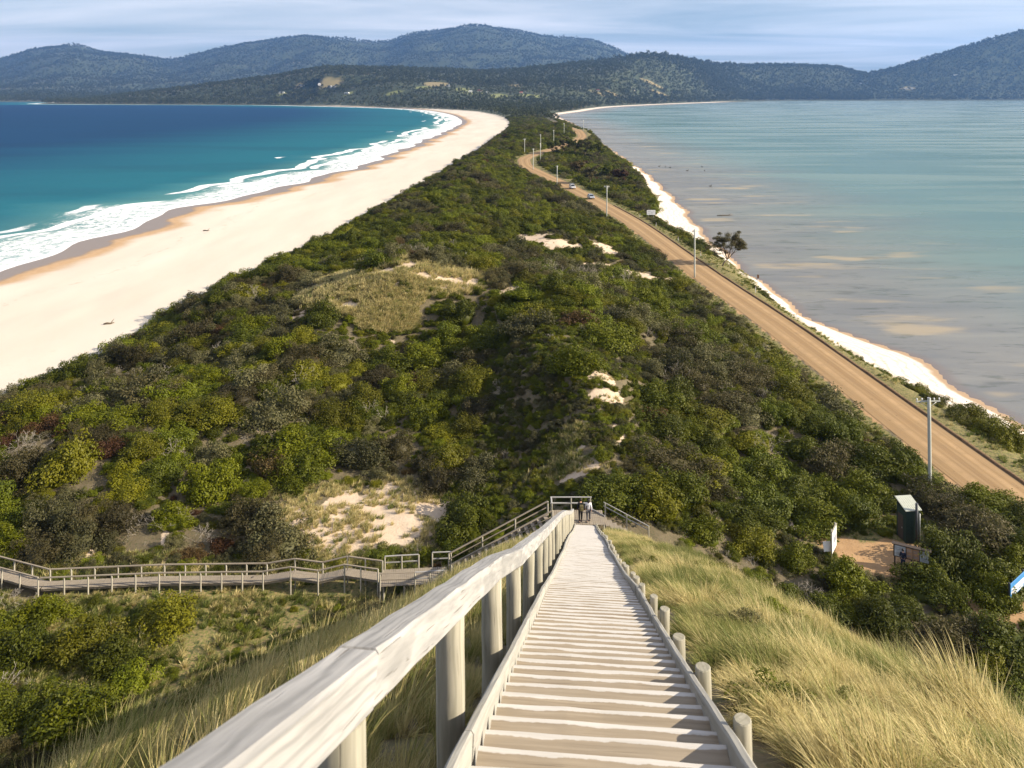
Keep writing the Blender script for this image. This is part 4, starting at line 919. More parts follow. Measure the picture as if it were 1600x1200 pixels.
hx_ = RNG.uniform(1, 16, 420); hy_ = RNG.uniform(4, 56, 420); hr_ = RNG.uniform(0.14, 0.42, 420)
hm = (stair_t(hx_, hy_) > 1.5) & (on_dune(hx_, hy_) > 1.0) & (fbm(hx_ / 2.6, hy_ / 2.6, 91, 3) < 0.46); HOLLOW = np.concatenate([HOLLOW, np.stack([hx_, hy_, hr_], 1)[hm]])
hx_ = RNG.uniform(-5, 15, 2600); hy_ = RNG.uniform(63, 104, 2600); hr_ = RNG.uniform(0.22, 0.62, 2600)
hm = (patch_mask(hx_, hy_, SANDP) < 0.3) & (fbm(hx_ / 3, hy_ / 3, 79, 3) > 0.36); HOLLOW = np.concatenate([HOLLOW, np.stack([hx_, hy_, hr_], 1)[hm]])
# large bushes the photo shows one by one: pixel of the crown's middle, radius in metres, kind
BIG = [(330, 750, 3.3, 1), (110, 715, 3.4, 3), (90, 790, 2.8, 5), (500, 490, 3.4, 0), (470, 520, 2.6, 3), (722, 480, 3.0, 2), (600, 560, 3.0, 0), (560, 700, 3.0, 6), (620, 690, 2.6, 7), (420, 640, 3.0, 5), (220, 690, 2.4, 3), (250, 640, 2.2, 4),
       (185, 800, 2.4, 8), (120, 830, 2.2, 5), (270, 800, 2.3, 0), (40, 1000, 2.3, 0), (110, 1100, 2.3, 0), (20, 1100, 2.1, 1), (70, 950, 1.9, 0), (150, 1140, 1.8, 1), (880, 345, 3.4, 0), (940, 370, 2.6, 2), (1010, 470, 3.0, 0), (1080, 520, 2.8, 11), (950, 520, 3.0, 1), (900, 560, 2.8, 0),
       (1180, 800, 2.6, 1), (1100, 820, 2.4, 1), (1240, 860, 2.3, 0), (1330, 905, 2.0, 0), (1020, 770, 2.6, 3), (960, 760, 2.6, 1), (1480, 860, 2.8, 1), (1500, 800, 2.8, 7), (1540, 830, 2.6, 8), (1440, 900, 2.3, 0), (1560, 900, 2.6, 0), (1430, 740, 2.4, 1), (1300, 720, 2.8, 8), (1320, 650, 2.4, 0), (1250, 690, 2.4, 0),
       (1580, 870, 2.2, 0), (1390, 960, 2.0, 0), (1500, 985, 2.2, 8), (1570, 995, 2.4, 0), (1340, 800, 2.2, 11), (1210, 560, 2.2, 3), (1540, 775, 2.0, 0), (395, 800, 2.4, 8), (300, 860, 1.4, 9), (350, 845, 1.2, 9), (262, 812, 1.7, 12), (305, 835, 1.5, 13), (215, 822, 1.4, 13), (60, 690, 1.7, 12), (30, 935, 1.3, 12), (20, 700, 1.8, 12), (1520, 885, 2.6, 0), (1475, 912, 2.0, 1), (1550, 925, 2.0, 0), (1595, 850, 2.8, 0), (1455, 775, 2.6, 7), (1375, 775, 2.3, 1), (1345, 762, 2.4, 0), (1270, 800, 2.4, 0), (1250, 760, 2.6, 1), (1555, 785, 2.2, 1), (1590, 800, 2.2, 0)]
bigs = []
for (x, y, r, k) in BIG:
    h = hit(x, y + r * 0.45 * FPX / hit(x, y)[1]); bigs.append((h[0], h[1], r, k))
BG = np.array(bigs)
keep = np.ones(len(S), bool)
gfront = np.zeros(len(S), bool)      # only low heath grows just in front of the grassy dune top
for (cx, cy, rx, ry) in GRASSP[:4]: gfront |= (np.abs(S[:, 0] - cx) < rx) & (S[:, 1] > cy - ry - 7) & (S[:, 1] < cy + ry)
S[:, 2] = np.where(gfront, np.minimum(S[:, 2], 0.8), S[:, 2])
for (bx, by, br, _) in bigs: keep &= np.hypot(S[:, 0] - bx, S[:, 1] - by) > br * 0.72 + S[:, 2] * 0.35
S = S[keep]
n1 = fbm(S[:, 0] / 11, S[:, 1] / 11, 81, 3); n2 = fbm(S[:, 0] / 7, S[:, 1] / 7, 82, 3); u = RNG.uniform(0, 1, len(S))
kind = np.where(n1 < 0.44, RNG.choice([0, 1, 2, 10], len(S)), np.where(n1 < 0.56, RNG.choice([0, 1, 3, 4, 10, 11], len(S)), np.where(n1 < 0.63, RNG.choice([3, 4, 5, 10, 7], len(S)), RNG.choice([5, 1, 7, 8], len(S)))))
kind = np.where((n2 > 0.60) & (u < 0.18), 9, kind); kind = np.where((u > 0.955) & (S[:, 1] < 160), RNG.integers(NK, NK + 2, len(S)), kind); kind = np.where((u < 0.12), RNG.choice([3, 10, 5], len(S)), kind)
S = np.concatenate([np.column_stack([S, kind]), np.column_stack([HOLLOW, RNG.choice([10, 11, 0, 4, 6], len(HOLLOW))]), BG]); isbig = np.arange(len(S)) >= len(S) - len(BG)
SX, SY, SR, SK = S[:, 0], S[:, 1], S[:, 2], S[:, 3].astype(int)
SZ = ground(SX, SY) - 0.08 * SR
ppx, ppy = to_px(SX, SY, SZ + 0.5 * SR); app = SR / SY * FPX
inside = (ppx > -20) & (ppx < 1620) & (ppy > 0) & (ppy < 1230)
score = np.where(inside, app, 0) + isbig * 100
order = np.argsort(-score); N_IND = 260; chosen = set(order[:N_IND].tolist())
SROT = np.stack([RNG.uniform(-.12, .12, len(S)), RNG.uniform(-.12, .12, len(S)), RNG.uniform(0, 6.28, len(S))], 1)
SSC = np.stack([SR * RNG.uniform(.78, 1.35, len(S)), SR * RNG.uniform(.78, 1.35, len(S)), SR * RNG.uniform(.68, 1.12, len(S))], 1)
rest_i = np.array([i for i in range(len(S)) if i not in chosen])
scatter('coastal_scrub', [m for m, _ in KINDS], np.stack([SX, SY, SZ], 1)[rest_i], SROT[rest_i], SSC[rest_i], SK[rest_i], label='dense mixed green and olive coastal scrub covering the dunes of the isthmus', cat='scrub')
LMK = [('the foot of the long stairway', (5, 60)), ('the green toilet hut', hit(1420, 838)[:2]), ('the long information board', LOT), ('the left end of the boardwalk', (-36, 59.6)), ('the turning platform', (-7.2, 58.9)), ('the bare sandy clearing', SANDP[0][:2]),
       ('the grassy dune top', GRASSP[0][:2]), ('the crossarm power pole', (38.2, 72.5)), ('the leaning bay-side tree', PX(1128, 422, 2.5)[:2]), ('the middle of the boardwalk', (-24, 60)), ('the tall white sign panel', hit(1296, 868)[:2]), ('the lower left corner of the view', hit(60, 1150)[:2]),
       ('the steps off the landing', (-2, 60.2)), ('the blue roadside panel', hit(1577, 955)[:2]), ('the sandy track above the landing', hit(900, 735)[:2]), ('the ocean beach edge', hit(150, 560)[:2])]
lm = np.array([p for _, p in LMK]); rank = {}
ordw = ['nearest', 'second nearest', 'third nearest', 'fourth nearest', 'fifth nearest', 'sixth nearest', 'seventh nearest', 'eighth nearest', 'ninth nearest', 'tenth nearest', 'eleventh nearest', 'twelfth nearest', 'thirteenth nearest', 'fourteenth nearest', 'fifteenth nearest', 'sixteenth nearest', 'seventeenth nearest', 'eighteenth nearest', 'nineteenth nearest', 'twentieth nearest']
todo = []
for i in sorted(chosen):
    dd = np.hypot(SX[i] - lm[:, 0], SY[i] - lm[:, 1]); j = int(np.argmin(dd)); todo.append((KINDS[SK[i]][1], j, float(dd[j]), i))
todo.sort()
for (w_, j, dist, i) in todo:
    q = rank.get((w_, j), 0); rank[(w_, j)] = q + 1
    od = ordw[q] if q < len(ordw) else 'number %d outward' % (q + 1)
    w_ = w_
    size = 'large' if SR[i] > 2.1 else ('low' if SR[i] < 1.2 else 'rounded')
    if 'bare' in w_: lab = '%s leafless shrub, %s of its colour to %s' % (w_, od, LMK[j][0])
    else: lab = '%s %s shrub, %s of its colour to %s' % (size, w_, od, LMK[j][0]); lab = lab if len(lab.split()) <= 16 else '%s %s shrub, %s such to %s' % (size, w_, od, LMK[j][0])
    e = thing('coastal_shrub', (SX[i], SY[i], SZ[i]), lab, 'shrub', 'shrubs of the dune scrub'); e.rotation_euler = SROT[i]; e.scale = SSC[i]
    new_obj('foliage' if 'bare' not in w_ else 'branches', KINDS[SK[i]][0], e)
    if 'bare' not in w_: new_obj('stem', stem_me, e)

# ------------------------------------------------------------------ grass
G_DRY = mat_grass('grass_straw', (0.42, 0.34, 0.14), (0.78, 0.67, 0.34), (0.19, 0.22, 0.045), 0.30)
G_MIX = mat_grass('grass_mixed', (0.36, 0.30, 0.115), (0.68, 0.59, 0.27), (0.165, 0.205, 0.04), 0.58)
G_GRN = mat_grass('grass_green', (0.24, 0.21, 0.07), (0.40, 0.34, 0.13), (0.11, 0.155, 0.028), 0.88)
near_t = [tuft_mesh('tuft', m_, 200 + k, n=135, L=0.52, w=0.0046, rad=0.15, wind=(-0.55, -0.15 + 0.12 * (k % 3)), droop=0.55) for k, m_ in enumerate([G_DRY, G_DRY, G_MIX, G_MIX, G_GRN, G_GRN])]
far_t = [tuft_mesh('tuft', m_, 220 + k, n=38, L=0.72, w=0.021, rad=0.20, wind=(0.35, 0.0), droop=0.7) for k, m_ in enumerate([G_DRY, G_DRY, G_MIX, G_MIX, G_GRN, G_GRN])]
left_t = [tuft_mesh('tuft', m_, 240 + k, n=100, L=0.66, w=0.0052, wind=(0.30, 0.05), droop=0.4) for k, m_ in enumerate([G_DRY, G_DRY, G_DRY, G_MIX, G_MIX, G_GRN])]
def tufts(X, Y, green, near, s0=0.8, s1=1.35):
    n = len(X); u = np.clip(green + RNG.normal(0, 0.22, n), 0, 1); k = np.where(u < 0.42, RNG.integers(0, 2, n), np.where(u < 0.72, RNG.integers(2, 4, n), RNG.integers(4, 6, n)))
    return X, Y, ground(X, Y), k + (0 if near is True else (12 if near == 2 else 6)), RNG.uniform(s0, s1, n)
parts_ = []
# right flank of the lookout dune
n = 14000; X = RNG.uniform(0, 30, n); Y = RNG.uniform(1.0, 60, n); t_ = stair_t(X, Y); dn = on_dune(X, Y)
hole = fbm(X / 2.6, Y / 2.6, 91, 3)
hole = hole + 0.25 * (fbm(X / 0.9, Y / 0.9, 90, 2) - 0.5)
m = (t_ > 1.25) & (dn > 1.2) & (hole > 0.43) & (np.abs(X) < 0.72 * Y + 4) & (RNG.uniform(0, 1, n) < np.where(Y < 22, 1.0, 0.75))
X, Y = X[m], Y[m]; parts_.append(tufts(X, Y, sstep(0.36, 0.60, fbm(X / 2.6, Y / 2.6, 92, 3)) * 0.92, True, 0.45, 0.8))
n = 1500; X = RNG.uniform(0, 14, n); Y = RNG.uniform(2.0, 15, n); t_ = stair_t(X, Y); m = (t_ > 1.45) & (np.abs(X) < 0.72 * Y + 4) & (fbm(X / 2.6, Y / 2.6, 91, 3) + 0.25 * (fbm(X / 0.9, Y / 0.9, 90, 2) - 0.5) > 0.40)
X, Y = X[m], Y[m]; parts_.append(tufts(X, Y, sstep(0.36, 0.60, fbm(X / 2.6, Y / 2.6, 92, 3)) * 0.92, True, 0.4, 0.75))
# tussocks: clusters with their own lean, height and colour
def tussocks(n, x0, x1, y0, y1, per, sig, s0, s1):
    cx = RNG.uniform(x0, x1, n); cy = RNG.uniform(y0, y1, n); m = (stair_t(cx, cy) > 1.5) & (on_dune(cx, cy) > 1.0) & (np.abs(cx) < 0.72 * cy + 4) & (fbm(cx / 2.6, cy / 2.6, 91, 3) > 0.36)
    cx, cy = cx[m], cy[m]; q = np.repeat(np.arange(len(cx)), per); X = cx[q] + RNG.normal(0, sig, len(q)); Y = cy[q] + RNG.normal(0, sig, len(q)); hs = RNG.uniform(s0, s1, len(cx))[q]; gr = np.clip(sstep(0.40, 0.64, fbm(cx / 2.6, cy / 2.6, 92, 3)) * 0.72 + RNG.normal(0, 0.22, len(cx)), 0, 1)[q]
    d = np.hypot(X - cx[q], Y - cy[q]); ok = stair_t(X, Y) > 1.15; r = tufts(X[ok], Y[ok], gr[ok], True, 1, 1.0001); yw = RNG.normal(0, 0.7, len(cx))[q][ok]
    parts_.append((r[0], r[1], r[2], r[3], (hs * (1.1 - 0.5 * np.clip(d / (2.2 * sig), 0, 1)))[ok])); YAW.append((len(parts_) - 1, yw))
YAW = []
tussocks(2600, 0, 26, 2, 60, 9, 0.24, 0.65, 1.25); tussocks(420, 0, 12, 2, 16, 9, 0.20, 0.55, 1.15)
# left flank
n = 9000; X = RNG.uniform(-22, 4, n); Y = RNG.uniform(1.0, 58, n); t_ = stair_t(X, Y); dn = on_dune(X, Y)
m = (t_ < -1.75) & (dn > -0.5) & (np.abs(X) < 0.72 * Y + 4); X, Y = X[m], Y[m]; parts_.append(tufts(X, Y, 0.35 + 0.4 * fbm(X / 3, Y / 3, 93, 2), 2, 0.55, 1.15))
n = 900; Y = RNG.uniform(1, 58, n); X = stair_x(Y) - RNG.uniform(1.08, 1.9, n); parts_.append(tufts(X, Y, np.full(n, 0.55), 2, 0.30, 0.52))
# hollow beside the boardwalk, clearings, dune top, verges
n = 17000; X = RNG.uniform(-48, 2, n); Y = RNG.uniform(34, 64, n); m = (fbm(X / 3, Y / 3, 94, 3) > 0.27) & (seg_dist(X, Y, [(p.x, p.y) for p in BW]) > 0.85) & (on_dune(X, Y) < 1.5) & (np.abs(X) < 0.7 * Y) & (patch_mask(X, Y, SANDP) < 0.6)
X, Y = X[m], Y[m]; parts_.append(tufts(X, Y, 0.30 + 0.65 * fbm(X / 4, Y / 4, 95, 2), False, 0.32, 0.95))
def in_patch(p, n, green, s0, s1, th=0.35):
    cx, cy, rx, ry = p; a = RNG.uniform(0, 6.28, n); r = np.sqrt(RNG.uniform(0, 1, n)) * 1.15; X = cx + rx * r * np.cos(a); Y = cy + ry * r * np.sin(a)
    m = fbm(X / 2.3, Y / 2.3, 96, 3) > th; m &= (X > XF(Y) + 1) & (X < XR(Y) - 5); parts_.append(tufts(X[m], Y[m], np.full(m.sum(), green), False, s0, s1))
for p in GRASSP[:4]: in_patch(p, 1300, 0.22, 0.8, 1.6, 0.36)
for p in GRASSP[4:6]: in_patch(p, 350, 0.55, 0.5, 1.0)
in_patch(GRASSP[6], 1500, 0.25, 0.4, 0.95, 0.44); in_patch(GRASSP[10], 160, 0.2, 0.6, 1.2)
for p in SANDP[4:]: in_patch((p[0], p[1], p[2] * 1.5, p[3] * 1.5), 60, 0.35, 0.35, 0.8, 0.52)
n = 5200; Y = RNG.uniform(60, 330, n); X = XR(Y) + RNG.uniform(4.1, 13, n); m = (X < XB(Y) + 0.8) & (fbm(X / 3, Y / 3, 97, 2) > 0.36); parts_.append(tufts(X[m], Y[m], 0.45 + 0.4 * fbm(X[m] / 6, Y[m] / 6, 98, 2), False, 0.35, 0.8))
n = 2200; Y = RNG.uniform(60, 420, n); X = XR(Y) - RNG.uniform(3.7, 5.6, n); parts_.append(tufts(X, Y, np.full(n, 0.7), False, 0.3, 0.7))
n = 700; a = RNG.uniform(0, 6.28, n); r = RNG.uniform(1.0, 1.7, n); X = LOT[0] + 4.6 * r * np.cos(a); Y = LOT[1] + 3.3 * r * np.sin(a); m = dirt_mask(X, Y) < 0.3; parts_.append(tufts(X[m], Y[m], np.full(m.sum(), 0.85), False, 0.25, 0.6))
GX, GY, GZ, GK, GS = [np.concatenate([p[i] for p in parts_]) for i in range(5)]
GYAW = RNG.normal(0, 0.6, len(GX)); off_ = np.concatenate([[0], np.cumsum([len(p[0]) for p in parts_])])
for (pi, yw) in YAW: GYAW[off_[pi]:off_[pi + 1]] = yw + RNG.normal(0, 0.35, len(yw))
scatter('dune_grass', near_t + far_t + left_t, np.stack([GX, GY, GZ], 1), np.stack([RNG.uniform(-.15, .15, len(GX)), RNG.uniform(-.15, .15, len(GX)), GYAW], 1), np.stack([GS] * 3, 1) * np.stack([RNG.uniform(.85, 1.2, len(GX))] * 3, 1), GK,
        label='straw and green marram grass bending over the dune slopes and verges', cat='grass')

# ------------------------------------------------------------------ far woods
M_FAR = mat_leaf('leaf_far_wood', (0.034, 0.046, 0.016), (0.058, 0.070, 0.026), (0.078, 0.082, 0.032), trans=0.15)
M_TRUNK = mat_plain('pale_trunk', (0.30, 0.26, 0.21), 0.9, 0.1)
def far_tree(seed, H=15.0, n=120, low=0.30):
    rng = np.random.default_rng(seed); nc = 7; C = np.stack([rng.normal(0, 1.7, nc), rng.normal(0, 1.7, nc), H * rng.uniform(low + 0.18, 0.88, nc)], 1); rc = rng.uniform(1.5, 2.7, nc)
    k = rng.integers(0, nc, n); d = dirs(n, rng, -0.5); P = C[k] + d * rc[k][:, None]; V, F, l = leaves(P, d + rng.normal(0, 0.5, P.shape) + np.array([0, 0, .3]), 0.85, rng, 0.7)
    a = np.linspace(0, 2 * np.pi, 4)[:3]; tr = np.concatenate([np.stack([0.25 * np.cos(a), 0.25 * np.sin(a), a * 0 - 1], 1), np.stack([0.12 * np.cos(a), 0.12 * np.sin(a), a * 0 + H * 0.7], 1)])
    o = len(V); TF = np.array([[o, o + 1, o + 4, o + 3], [o + 1, o + 2, o + 5, o + 4], [o + 2, o, o + 3, o + 5]])
    me = mesh_np('wood_tree', np.concatenate([V, tr]), np.concatenate([F, TF]), [M_FAR, M_TRUNK], {'lv': np.concatenate([l, np.zeros(6)])})
    mi = np.zeros(len(F) + 3, np.int32); mi[-3:] = 1; me.polygons.foreach_set('material_index', mi); return me
ft = [far_tree(300 + k, H=[15, 13, 17, 11, 15][k], low=[.3, .2, .35, .1, .25][k]) for k in range(5)]
def wood(n, y0, y1, a0, a1, scale, thick=1.0):
    v = RNG.uniform(0, 1, n); Y = np.sqrt(y0 ** 2 + v * (y1 ** 2 - y0 ** 2)); a = RNG.uniform(a0, a1, n); X = (a - 800) / FPX * Y
    xl = np.where(Y < 2600, XF(Y) + 5, XW(Y) + 12); m = (X > xl) & (X < XB(Y) - 6)
    m &= (field_mask(X, Y, 0) < 0.35) & (field_mask(X, Y, 1) < 0.35)
    m &= ~((Y < 1500) & (fbm(X / 40, Y / 40, 99, 2) < 0.5 - (Y - 1100) / 900))
    X, Y = X[m], Y[m]; s = scale * RNG.uniform(0.65, 1.3, len(X)); return X, Y, ground(X, Y), s
WD = [wood(7000, 1080, 2000, 600, 1150, 0.55), wood(16000, 1800, 3000, -80, 1300, 0.8), wood(42000, 2700, 4800, -80, 1350, 1.0), wood(34000, 4200, 6200, 700, 1700, 1.25), wood(40000, 4000, 9100, -80, 1150, 1.7)]
WX, WY, WZ, WS = [np.concatenate([w[i] for w in WD]) for i in range(4)]; n = len(WX)
scatter('far_wood', ft, np.stack([WX, WY, WZ - 0.5], 1), np.stack([0 * WX, 0 * WX, RNG.uniform(0, 6.28, n)], 1), np.stack([WS * RNG.uniform(.9, 1.2, n), WS * RNG.uniform(.9, 1.2, n), WS * RNG.uniform(.8, 1.2, n)], 1), RNG.integers(0, 5, n),
        label='dark eucalypt woods covering the far shore and the hills behind it', cat='woodland')

# ------------------------------------------------------------------ power poles along the road
M_POLE = mat_wood('pole_timber', (0.42, 0.43, 0.38), (0.58, 0.58, 0.52), (0.36, 0.38, 0.33), grain=(0.6, 10, 10))
M_STEEL = mat_plain('galvanised_steel', (0.42, 0.43, 0.44), 0.5, 0.4, 0.5)
M_PORC = mat_plain('white_porcelain', (0.72, 0.72, 0.70), 0.3, 0.5)
M_DKM = mat_plain('dark_metal', (0.05, 0.055, 0.06), 0.5, 0.4)
def power_pole(xy, H, label, arm=1.0, arm_rz=0.0, lean=(0, 0), stay=False):
    x, y = xy; z = gz(x, y)
    e = thing('power_pole', (x, y, z), label, 'power pole', 'power poles along the gravel road')
    e.rotation_euler = (lean[0], lean[1], 0)
    o = new_obj('pole', log_mesh('pole', H + 0.5, 0.15, M_POLE, n=12, st=6, seed=int(y)), e, (0, 0, -0.5)); o.rotation_euler = UPM.to_euler()
    if arm > 0:
        R = Matrix.Rotation(arm_rz, 3, 'Z')
        a = MB(); a.box((0, 0.15, H - 0.35), (arm, 0.10, 0.12), None, 0.01); ao = a.build('crossarm', M_POLE, e, rot=(0, 0, arm_rz))
        for s in (-0.46, -0.25, 0.25, 0.46):
            m = MB(); m.tube([(s * arm, 0.15, H - 0.30), (s * arm, 0.15, H - 0.20), (s * arm, 0.15, H - 0.12), (s * arm, 0.15, H - 0.05)], [0.02, 0.06, 0.075, 0.04], 8); m.build('insulator', M_PORC, ao)
        for s in (-1, 1):
            m = MB(); m.tube([(s * 0.34 * arm, 0.13, H - 0.42), (0, 0.13, H - 0.95)], 0.022, 6); m.build('brace', M_STEEL, e, rot=(0, 0, arm_rz))
    m = MB(); m.tube([(0, 0, H - 0.02), (0, 0, H + 0.03)], [0.165, 0.15], 12); m.build('cap', M_STEEL, e)
    return e
poles = [((38.4, 73.5), 8.5, 'tall power pole with wide crossarm and insulators beside the hut side of the road', 2.3, 0.05),
         ((36.2, 158.6), 9.5, 'pale power pole opposite the leaning bay-side tree', 1.0, 0.3), ((27.8, 235), 9.4, 'power pole with side arm just nearer than the second car', 1.6, 0.2), ((17.2, 306), 8.8, 'power pole beside the far white car', 0.9, 0.4),
         ((9.6, 364), 9.8, 'power pole standing at the near bend of the road', 0.9, 0.5), ((14.2, 400), 8.6, 'power pole just behind the one at the near bend', 0.9, 0.8), ((16.6, 462), 8.4, 'power pole on the inside of the far bend', 0.9, 0.8),
         ((6.8, 432), 8.2, 'leftmost power pole, alone in the scrub beyond the bend', 1.6, 0.3), ((26.3, 505), 7.6, 'power pole on the slope right of the far bend', 0.9, 0.8), ((36.2, 556), 8.0, 'power pole near the top of the far rise', 0.9, 0.8), ((54.5, 610), 9.0, 'farthest power pole, outlined against the bay water', 0.9, 0.8)]
for i, (xy, H, lab, arm, rz) in enumerate(poles): power_pole(xy, H, lab, arm, rz, (random.uniform(-.01, .01), random.uniform(-.012, .012)))

# ------------------------------------------------------------------ guide posts, markers, signs
M_WHITE = mat_plain('white_paint', (0.74, 0.74, 0.72), 0.5, 0.4, var=0.06); M_RED = mat_plain('red_reflector', (0.5, 0.03, 0.02), 0.3, 0.5)
M_BROWN = mat_plain('brown_paint', (0.12, 0.06, 0.035), 0.6, 0.3); M_FRAME = mat_plain('dark_frame', (0.07, 0.055, 0.045), 0.7, 0.3)
def guide_post(px, py, label, off=None):
    x, y, z = hit(px, py)
    if off is not None: x = float(XR(y)) + off; z = gz(x, y)
    e = thing('guide_post', (x, y, z), label, 'guide post', 'white guide posts beside the road')
    m = MB(); m.prism([(-0.055, -0.2), (0.055, -0.2), (0.055, 0.98), (0.02, 1.06), (-0.055, 1.06)], -0.02, 0.02); m.build('post', M_WHITE, e)
    m = MB(); m.box((0, -0.026, 0.9), (0.06, 0.008, 0.10)); m.build('reflector', M_RED, e)
for (px, py, lab) in [(990, 339, 'white guide post just left below the two-legged white sign'), (1020, 354, 'white guide post, second nearest to the two-legged white sign'), (1051, 377, 'white guide post midway between white sign and leaning tree'), (1081, 401, 'white guide post beside the pale pole opposite the leaning tree'),
                      (1167, 457, 'white guide post beside the small round verge bush'), (1230, 497, 'nearest white guide post, on the bay verge')]: guide_post(px, py, lab, 4.6)
for (px, py, lab) in [(713, 375, 'thin white marker stake on the scrub behind the grassy dune top'), (728, 411, 'thin white marker stake at the right edge of the grassy dune')]:
    x, y, z = hit(px, py); e = thing('marker_stake', (x, y, z), lab, 'marker', 'marker stakes on the dune')
    m = MB(); m.box((0, 0, 0.9), (0.12, 0.12, 2.2), None, 0.01); m.build('stake', M_WHITE, e); m = MB(); m.box((0, -0.066, 1.8), (0.1, 0.01, 0.16)); m.build('marker_plate', M_PORC, e)
x, y, z = hit(1001, 340); x = float(XR(y)) + 7.5; z = gz(x, y)
e = thing('road_sign', (x, y, z), 'white rectangular sign on two legs beside the road bend', 'sign')
for s in (-0.8, 0.8): m = MB(); m.tube([(s, 0, -0.3), (s, 0, 2.9)], 0.05, 8); m.build('leg', M_STEEL, e)
m = MB(); m.box((0, -0.08, 2.2), (2.5, 0.05, 1.4), None, 0.01); bd_ = m.build('panel', M_WHITE, e)
M_INK = mat_plain('grey_print', (0.25, 0.27, 0.32), 0.6, 0.3)
for (cx, cz, w_, h_) in [(-0.55, 2.55, 0.9, 0.10), (-0.5, 2.3, 0.8, 0.08), (0.25, 2.15, 0.16, 0.7), (0.8, 2.45, 0.5, 0.08), (0.75, 2.05, 0.6, 0.08), (-0.6, 1.85, 0.9, 0.08)]:
    m = MB(); m.box((cx, -0.109, cz), (w_, 0.004, h_)); m.build('print', M_INK, bd_)
x, y, z = hit(1164, 437); x = float(XB(y)) + 1.2; z = gz(x, y)
e = thing('beach_marker', (x, y, z), 'small brown marker sign on a pale post at the bay beach edge', 'sign')
m = MB(); m.tube([(0, 0, -0.3), (0, 0, 1.5)], 0.06, 8); m.build('post', M_WHITE, e); m = MB(); m.box((0, -0.08, 1.55), (0.42, 0.04, 0.8), None, 0.01); m.build('plate', M_BROWN, e)

# ---- car park: toilet hut, boards
M_HUT = mat_plain('green_cladding', (0.022, 0.040, 0.032), 0.6, 0.3, var=0.15); M_ROOF = mat_plain('pale_roof_iron', (0.50, 0.52, 0.44), 0.45, 0.4, var=0.08)
hx, hy = PX(1419, 842, 3.5)[:2]; hzv = gz(hx, hy)
hut = thing('toilet_hut', (hx, hy, hzv), 'narrow dark green toilet hut with a pale sloping roof among the bushes', 'hut', rz=0.12)
def wallp(n, c, s): return MB().box(c, s, None, 0.004).build(n, M_HUT, hut)
WWd, WH = 0.62, 2.65
wallp('wall', (0, -WWd, WH / 2), (1.2, 0.05, WH)); wallp('wall', (0, WWd, WH / 2 + 0.2), (1.2, 0.05, WH + 0.4)); wallp('wall', (-0.575, 0, WH / 2 + .02), (0.05, 1.18, WH)); wallp('wall', (0.575, 0, WH / 2 + .02), (0.05, 1.18, WH))
for s in (-1, 1):
    m = MB()
    for i in range(7): m.box((-0.52 + i * 0.173, s * (WWd + 0.032), WH / 2), (0.03, 0.016, WH - 0.1))
    m.build('cladding_batten', M_HUT, hut)
rs = Matrix.Rotation(math.atan2(0.62, 1.9), 3, 'X')
rf = MB().box((0, 0, WH + 0.27), (1.42, 1.6, 0.05), rs, 0.006).build('roof', M_ROOF, hut)
m = MB()
for i in range(8): m.box((-0.63 + i * 0.18, 0, WH + 0.27) , (0.03, 1.6, 0.085), rs)
m.build('roof_rib', M_ROOF, rf)
MB().tube([(0.22, -0.80, 0.1), (0.22, -0.80, 3.3)], 0.11, 12).build('vent_pipe', M_DKM, hut)
MB().tube([(0.54, -0.72, 0.1), (0.54, -0.72, 2.4)], 0.04, 8).build('downpipe', M_STEEL, hut)
d_ = MB().box((-0.61, 0.1, 1.05), (0.03, 0.7, 2.0), None, 0.004).build('door', M_FRAME, hut); MB().box((-0.635, -0.15, 1.05), (0.03, 0.04, 0.12)).build('handle', M_STEEL, d_)
# tall white panel and its low desk, seen almost edge on
M_PANEL = mat_plain('white_panel', (0.76, 0.74, 0.70), 0.5, 0.4, var=0.05)
x, y, z = hit(1303, 870)
e = thing('sign_panel', (x, y, z), 'tall white sign panel standing almost edge-on at the track side', 'sign', rz=math.radians(56))
for s in (-0.62, 0.62): MB().tube([(s, 0.06, -0.3), (s, 0.06, 2.3)], 0.05, 8).build('post', M_POST, e)
pn = MB().box((0, -0.02, 1.3), (1.5, 0.04, 1.7), None, 0.006).build('panel', M_PANEL, e)
MB().box((0, -0.02, 2.17), (1.6, 0.10, 0.05), None, 0.006).build('top_rail', M_POST, e)
for (cx, cz, w_, h_) in [(-0.2, 1.8, 0.8, 0.1), (0.1, 1.25, 0.9, 0.5), (-0.1, 0.75, 0.9, 0.12)]: MB().box((cx, -0.043, cz), (w_, 0.004, h_)).build('print', M_INK, pn)
x, y, z = hit(1292, 872)
e = thing('notice_desk', (x, y, z), 'small low white notice beside the tall white panel', 'sign', rz=0.1)
for s in (-0.22, 0.22): MB().tube([(s, 0.02, -0.3), (s, 0.02, 0.95)], 0.035, 8).build('leg', M_BROWN, e)
MB().box((0, -0.03, 0.85), (0.62, 0.04, 0.72), Matrix.Rotation(-0.3, 3, 'X'), 0.006).build('panel', M_PANEL, e)
